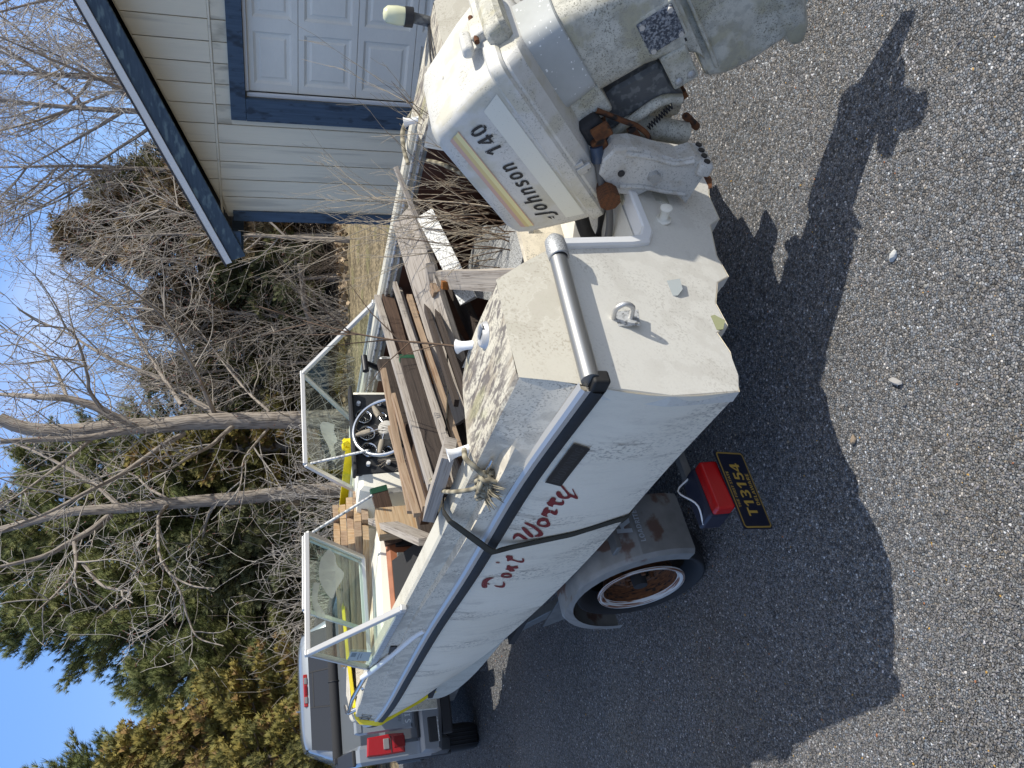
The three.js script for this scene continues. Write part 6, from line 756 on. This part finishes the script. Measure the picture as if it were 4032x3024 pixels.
bareTree('bare tree with whitish limbs over the middle of the garage roof', 7.3, -22.5, 9.6, 0.14, 627, { bm: M.branchPale, tm: M.branchPale });
bareTree('slender bare tree just left of the tallest ones, above the lower roof', 5.9, -24, 8.8, 0.12, 639, { bm: M.branch, tm: M.branchPale });
bareTree('thin bare sapling in front of the cedar at the garage eave', 3.55, -19.5, 5.4, 0.06, 645, { limbs: 8, limbN: 3 });
bareTree('thin grey bare tree between the two cedars', 2.0, -23, 5.6, 0.07, 653, { limbs: 9, limbN: 3.4 });
bareTree('thin bare tree behind the right windshield pane', 0.9, -24, 5.2, 0.07, 661, { limbs: 9, limbN: 3.2 });
// evergreens
const spray = (() => { const R = rng(9), p = [], ix = []; for (let k = 0; k < 13; k++) { const a = R() * 6.28, l = 0.55 + 0.45 * R(), e = 0.35 + 0.75 * R(), d = V3(Math.cos(a) * Math.sin(e), Math.cos(e), Math.sin(a) * Math.sin(e)), s = V3(-Math.sin(a), 0.2 * (R() - 0.5), Math.cos(a)).multiplyScalar(0.06 + 0.035 * R()), o = V3((R() - 0.5) * 0.3, R() * 0.25 - 0.1, (R() - 0.5) * 0.3), b = p.length / 3; const m1 = o.clone().addScaledVector(d, l * 0.55); p.push(...o.toArray(), ...m1.clone().add(s).toArray(), ...m1.clone().sub(s).toArray(), ...o.clone().addScaledVector(d, l).toArray()); ix.push(b, b + 1, b + 2, b + 1, b + 3, b + 2); } const g = new THREE.BufferGeometry(); g.setAttribute('position', new THREE.Float32BufferAttribute(p, 3)); g.setAttribute('uv', new THREE.Float32BufferAttribute(new Array(p.length / 3 * 2).fill(0), 2)); g.setIndex(ix); g.computeVertexNormals(); return g; })();
const needle = (() => { const R = rng(19), p = [], ix = []; for (let k = 0; k < 22; k++) { const a = R() * 6.28, e = 0.15 + 1.2 * R(), l = 0.7 + 0.4 * R(), d = V3(Math.cos(a) * Math.sin(e), Math.cos(e), Math.sin(a) * Math.sin(e)), s = V3(-Math.sin(a), 0, Math.cos(a)).multiplyScalar(0.035), b = p.length / 3; p.push(...s.toArray(), ...s.clone().negate().toArray(), ...d.multiplyScalar(l).toArray()); ix.push(b, b + 1, b + 2); } const g = new THREE.BufferGeometry(); g.setAttribute('position', new THREE.Float32BufferAttribute(p, 3)); g.setAttribute('uv', new THREE.Float32BufferAttribute(new Array(p.length / 3 * 2).fill(0), 2)); g.setIndex(ix); g.computeVertexNormals(); return g; })();
function evergreen(name, label, o) { // o: x, z, h, r(t) crown radius at relative height t, y0 crown foot, n, size, hues, pine
  const T = thing(name, label, 'tree'), R = rng(o.seed), mb = new MB(); mb.tube([V3(o.x, -0.1, o.z), V3(o.x + 0.05, o.h * 0.5, o.z), V3(o.x + (o.lean || 0), o.h * 0.97, o.z)], [o.tr || 0.16, (o.tr || 0.16) * 0.7, 0.02], 8); const M4 = new THREE.Matrix4(), Q = new THREE.Quaternion(), list = [], c = new THREE.Color(), br = new MB();
  const nb = o.boughs; for (let b = 0; b < nb; b++) { const t = Math.pow((b + R()) / nb, o.pow || 1), y = lerp(o.y0, o.h * 0.97, t), a = b * 2.39996 + (R() - 0.5) * 1.1, rr = o.r(t) * (0.62 + 0.55 * R()); const root = V3(o.x + (o.lean || 0) * t, y, o.z), rise = (o.rise === undefined ? 0.25 : o.rise), tip = root.clone().add(V3(Math.cos(a) * rr, rr * rise * (0.6 + 0.8 * R()), Math.sin(a) * rr)); br.tube([root, root.clone().lerp(tip, 0.5).add(V3(0, -0.05 * rr, 0)), tip], [0.035, 0.022, 0.008], 4);
    const m = Math.max(3, Math.round(o.n * (0.35 + rr))); const shadeB = R(); for (let k = 0; k < m; k++) { const q = Math.pow(R(), 0.6) * 0.97 + 0.05, w = o.size * (o.pine ? 1.6 : 2.0) * (0.5 + 0.6 * q); const p = root.clone().lerp(tip, q).add(V3((R() - 0.5) * w, (R() - 0.42) * w * 0.9, (R() - 0.5) * w)); const dir = V3(Math.cos(a) * (0.5 + R()), 0.5 + R() * 0.9, Math.sin(a) * (0.5 + R())).add(V3((R() - 0.5) * 0.9, 0, (R() - 0.5) * 0.9)).normalize(); Q.setFromUnitVectors(V3(0, 1, 0), dir); const s = o.size * (0.65 + 0.6 * R()); M4.compose(p, Q, V3(s, s, s)); const h = o.hues[Math.min(o.hues.length - 1, Math.floor((0.65 * shadeB + 0.35 * R()) * o.hues.length))], v = (0.75 + 0.5 * R()); list.push([M4.clone(), [h[0] * v, h[1] * v, h[2] * v]]); } }
  part('trunk', mb.geo(), M.barkGrey, T); stuff(part('boughs', br.geo(), M.branchDark, T)); const I = new THREE.InstancedMesh(o.pine ? needle : spray, M.leafy, list.length); list.forEach(([m, k], i) => { I.setMatrixAt(i, m); I.setColorAt(i, c.setRGB(...k)); }); I.name = 'crown'; I.castShadow = I.receiveShadow = true; I.userData.kind = 'stuff'; T.add(I); return T;
}
const cone = (R0, top = 0.12, belly = 0.25) => (t) => R0 * Math.max(top, t < belly ? 0.75 + 0.25 * t / belly : 1 - (t - belly) / (1 - belly) * (1 - top));
const olive = [[0.108, 0.119, 0.040], [0.154, 0.154, 0.050], [0.198, 0.180, 0.061], [0.252, 0.208, 0.076]], brown = [[0.122, 0.104, 0.049], [0.192, 0.143, 0.070], [0.260, 0.182, 0.096], [0.295, 0.200, 0.104]], pineG = [[0.104, 0.131, 0.042], [0.148, 0.174, 0.055], [0.200, 0.217, 0.073], [0.260, 0.260, 0.096]], gold = [[0.113, 0.108, 0.026], [0.166, 0.146, 0.032], [0.226, 0.180, 0.040], [0.240, 0.150, 0.053]], dark = [[0.064, 0.076, 0.032], [0.090, 0.101, 0.040], [0.126, 0.126, 0.047]];
evergreen('cedar_tree', 'brownish ragged cedar rising over the garage eave', { x: 4.4, z: -24, h: 7.2, y0: 1.2, r: cone(2.1, 0.2, 0.3), boughs: 120, n: 38, size: 0.204, hues: brown, seed: 701 });
evergreen('cedar_tree', 'dark green low cedar at the lawn edge beside the garage corner', { x: 3.1, z: -23, h: 3.3, y0: 0.3, r: cone(1.2, 0.25, 0.3), boughs: 60, n: 38, size: 0.163, hues: dark, seed: 707 });
evergreen('cedar_tree', 'olive cedar just right of the tall bare tree', { x: 0.55, z: -24.5, h: 5.3, y0: 0.4, r: cone(1.35, 0.15, 0.2), boughs: 110, n: 38, size: 0.170, hues: olive, seed: 711 });
evergreen('cedar_tree', 'narrow golden cedar close behind the tall bare trunk', { x: -1.6, z: -23.5, h: 5.6, y0: 0.3, r: cone(1.4, 0.12, 0.2), boughs: 110, n: 38, size: 0.170, hues: gold, seed: 713 });
evergreen('pine_tree', 'tall blue-green pine left of the tall bare tree', { x: -3.4, z: -25, h: 9.6, y0: 1.6, r: cone(2.5, 0.25, 0.35), boughs: 150, n: 49, size: 0.204, hues: pineG, seed: 721, pine: true, rise: 0.35 });
evergreen('pine_tree', 'tall pine with dark upswept tips behind the pickup truck', { x: -5.7, z: -23.5, h: 8.6, y0: 0.5, r: cone(2.6, 0.3, 0.4), boughs: 170, n: 53, size: 0.190, hues: pineG, seed: 727, pine: true, rise: 0.5 });
evergreen('cedar_tree', 'dark dense cedar between the pines, seen over the stack of boards', { x: -4.1, z: -21.2, h: 4.2, y0: 0.2, r: cone(1.7, 0.2, 0.3), boughs: 100, n: 38, size: 0.177, hues: dark, seed: 729 });
evergreen('pine_tree', 'yellow-green young pine above the pickup cab', { x: -6.6, z: -20.5, h: 5.2, y0: 0.3, r: cone(1.6, 0.3, 0.35), boughs: 130, n: 53, size: 0.163, hues: pineG, seed: 733, pine: true, rise: 0.5 });
evergreen('cedar_tree', 'rusty golden cedar at the far left edge', { x: -7.25, z: -17.5, h: 5.2, y0: 0.1, r: cone(1.9, 0.2, 0.3), boughs: 130, n: 42, size: 0.163, hues: gold, seed: 739 });
evergreen('cedar_tree', 'small golden cedar low beside the pickup on the far left', { x: -6.6, z: -15.2, h: 2.9, y0: 0.1, r: cone(1.1, 0.25, 0.3), boughs: 80, n: 38, size: 0.136, hues: gold, seed: 743 });
evergreen('pine_tree', 'pine farther back at the left, beyond the rusty cedar', { x: -9.4, z: -21, h: 7.2, y0: 0.5, r: cone(2.4, 0.3, 0.3), boughs: 140, n: 49, size: 0.190, hues: pineG, seed: 747, pine: true, rise: 0.5 });
for (const [i, [x, z, h]] of [[-12.5, -24, 6.5], [-8, -29, 6.0], [-4.5, -31, 7.0], [-1, -31, 4.4], [2.6, -31, 4.6], [7.5, -29, 6.0], [11, -28, 6.5]].entries()) evergreen('cedar_tree', 'dark evergreen deep in the wood behind the others', { x, z, h, y0: 0.2, r: cone(2.2, 0.25, 0.3), boughs: 60, n: 30, size: 0.231, hues: i % 2 ? dark : olive, seed: 751 + i * 3 }).userData.group = 'evergreens deep in the wood';

evergreen('pine_tree', 'pale olive pine just right of the tallest pine, behind the forked tree', { x: -2.0, z: -27, h: 9.2, y0: 1.0, r: cone(2.3, 0.28, 0.35), boughs: 150, n: 44, size: 0.22, hues: pineG, seed: 761, pine: true, rise: 0.4 });
evergreen('pine_tree', 'broad olive pine filling the gap between the two tallest pines', { x: -4.8, z: -26.5, h: 9.9, y0: 1.0, r: cone(2.8, 0.3, 0.4), boughs: 170, n: 46, size: 0.22, hues: pineG, seed: 767, pine: true, rise: 0.4 });
evergreen('cedar_tree', 'brownish cedar behind the tangled shrub, right of the windshield', { x: 2.5, z: -26, h: 5.4, y0: 0.4, r: cone(1.8, 0.2, 0.3), boughs: 110, n: 36, size: 0.2, hues: brown, seed: 773 });
evergreen('cedar_tree', 'ragged olive cedar half hidden by the garage roof', { x: 5.9, z: -25.5, h: 6.6, y0: 0.6, r: cone(2.0, 0.22, 0.3), boughs: 110, n: 36, size: 0.2, hues: olive, seed: 777 });
// undergrowth: leafless shrubs one can make out, and the tangle behind them
function shrub(label, x, z, h, w, n, m, seed) { const T = thing('bare_shrub', label, 'shrub'), R = rng(seed), mbs = { a: new MB(), b: new MB() }; for (let k = 0; k < n; k++) twigs(R, mbs, V3(x + (R() - 0.5) * w * 0.5, -0.05, z + (R() - 0.5) * w * 0.5), V3((R() - 0.5) * 1.3, 1, (R() - 0.5) * 1.3).normalize(), h * (0.55 + 0.5 * R()), 0.010, 0, { jit: 0.42, up: -0.02, min: 0.0042, depth: 2, dens: 1.5, fwd: 0.9 }); stuff(part('stems', mbs.a.geo(), m, T)); stuff(part('twigs', mbs.b.geo(), m, T)); return T; }
shrub('leafless tangled shrub right of the windshield by the lawn', 1.9, -20.5, 2.4, 1.5, 30, M.branch, 801);
shrub('leafless brown shrub next to the garage corner', 3.3, -21.5, 2.2, 1.2, 24, M.branchDark, 803);
shrub('leafless brush behind the right side pane of the windshield', 0.4, -19.5, 2.2, 1.4, 28, M.branch, 807);
shrub('leafless brush at the foot of the tall bare tree', -1.3, -18.5, 2.1, 1.3, 26, M.branchPale, 811);
shrub('arching leafless brush between the two bare trunks', -2.6, -18.2, 2.2, 1.4, 30, M.branchPale, 815);
shrub('arching leafless brush left of the leaning bare tree', -4.2, -18, 2.6, 1.8, 34, M.branchPale, 819);
shrub('leafless brush between the lumber stack and the pickup', -5.2, -17.2, 2.2, 1.5, 28, M.branch, 823);
{
  const mbs = { a: new MB(), b: new MB() }, R = rng(831); for (let k = 0; k < 14; k++) twigs(R, mbs, V3((R() - 0.5) * 0.5, -0.05, (R() - 0.5) * 0.5), V3((R() - 0.5) * 1.2, 1, (R() - 0.5) * 1.2).normalize(), 0.6 + 0.5 * R(), 0.008, 0, { jit: 0.45, up: 0, min: 0.0035, depth: 1, dens: 5, fwd: 0.9 }); const mb = new MB(); mb.p = [...mbs.a.p]; mb.n = [...mbs.a.n]; mb.u = [...mbs.a.u]; mb.i = [...mbs.a.i]; const o = mb.p.length / 3; for (const q of mbs.b.p) mb.p.push(q); for (const q of mbs.b.n) mb.n.push(q); for (const q of mbs.b.u) mb.u.push(q); for (const q of mbs.b.i) mb.i.push(q + o);
  const N = 300, I = new THREE.InstancedMesh(mb.geo(), mat({ roughness: 0.95 }), N), m = new THREE.Matrix4(), q = new THREE.Quaternion(), up = V3(0, 1, 0); for (let k = 0; k < N; k++) { const x = lerp(-16, 14, R()), z = lerp(-24.0, -33, Math.pow(R(), 0.8)) + (x < -3 ? 3.5 : 0), s = 1.1 + 1.7 * R(); q.setFromAxisAngle(up, R() * 6.28); m.compose(V3(x, 0, z), q, V3(s * 1.1, s * 1.15, s * 1.1)); I.setMatrixAt(k, m); const v = 0.07 + 0.12 * R(); I.setColorAt(k, col(v * 1.2, v, v * 0.76)); } I.name = 'undergrowth'; I.castShadow = I.receiveShadow = true; I.userData.kind = 'stuff'; tag(I, 'grey-brown leafless undergrowth filling the edge of the wood', 'undergrowth'); scene.add(I);
  // leaf litter, a fallen log
  const g = new THREE.PlaneGeometry(60, 16, 60, 8).rotateX(-Math.PI / 2).translate(0, -0.022, -29.2); const p = g.attributes.position, uv = g.attributes.uv; for (let i = 0; i < p.count; i++) { if (p.getZ(i) > -22) p.setZ(i, -21.3 + 0.8 * (fbm(p.getX(i) / 60 + 0.5, 0.2, 24, 3, 3, 9) - 0.5)); uv.setXY(i, p.getX(i), p.getZ(i)); } g.computeVertexNormals(); struct('leaf_litter', g, M.litter);
  const leaf = new THREE.CircleGeometry(0.06, 5).rotateX(-1.2), LI = new THREE.InstancedMesh(leaf, mat({ roughness: 1, side: THREE.DoubleSide }), 5000), e = new THREE.Euler(); for (let k = 0; k < 5000; k++) { e.set(R() * 3, R() * 6, R() * 3); q.setFromEuler(e); const s = 0.6 + R(); m.compose(V3(lerp(-9, 8, R()), 0.0 + 0.04 * R(), lerp(-19.8, -25, Math.pow(R(), 0.7))), q, V3(s, s, s)); LI.setMatrixAt(k, m); const v = 0.12 + 0.22 * R(); LI.setColorAt(k, col(v * 1.25, v * 0.95, v * 0.62)); } LI.name = 'fallen_leaves'; LI.castShadow = LI.receiveShadow = true; LI.userData.kind = 'stuff'; tag(LI, 'dry brown leaves covering the ground under the trees', 'leaves'); scene.add(LI);
  const log = thing('fallen_log', 'grey fallen trunk propped up at the edge of the wood', 'log'); part('trunk', new MB().tube([V3(3.3, 1.05, -21.6), V3(2.3, 0.95, -21.9), V3(1.5, 0.72, -22.3)], [0.07, 0.09, 0.08], 9, true).geo(), M.barkGrey, log); part('broken_branch', new MB().tube([V3(2.9, 1.02, -21.7), V3(2.95, 0.5, -21.6), V3(2.9, -0.05, -21.5)], [0.05, 0.05, 0.06], 7, true).geo(), M.barkGrey, log);
}

renderer.render(scene, camera);
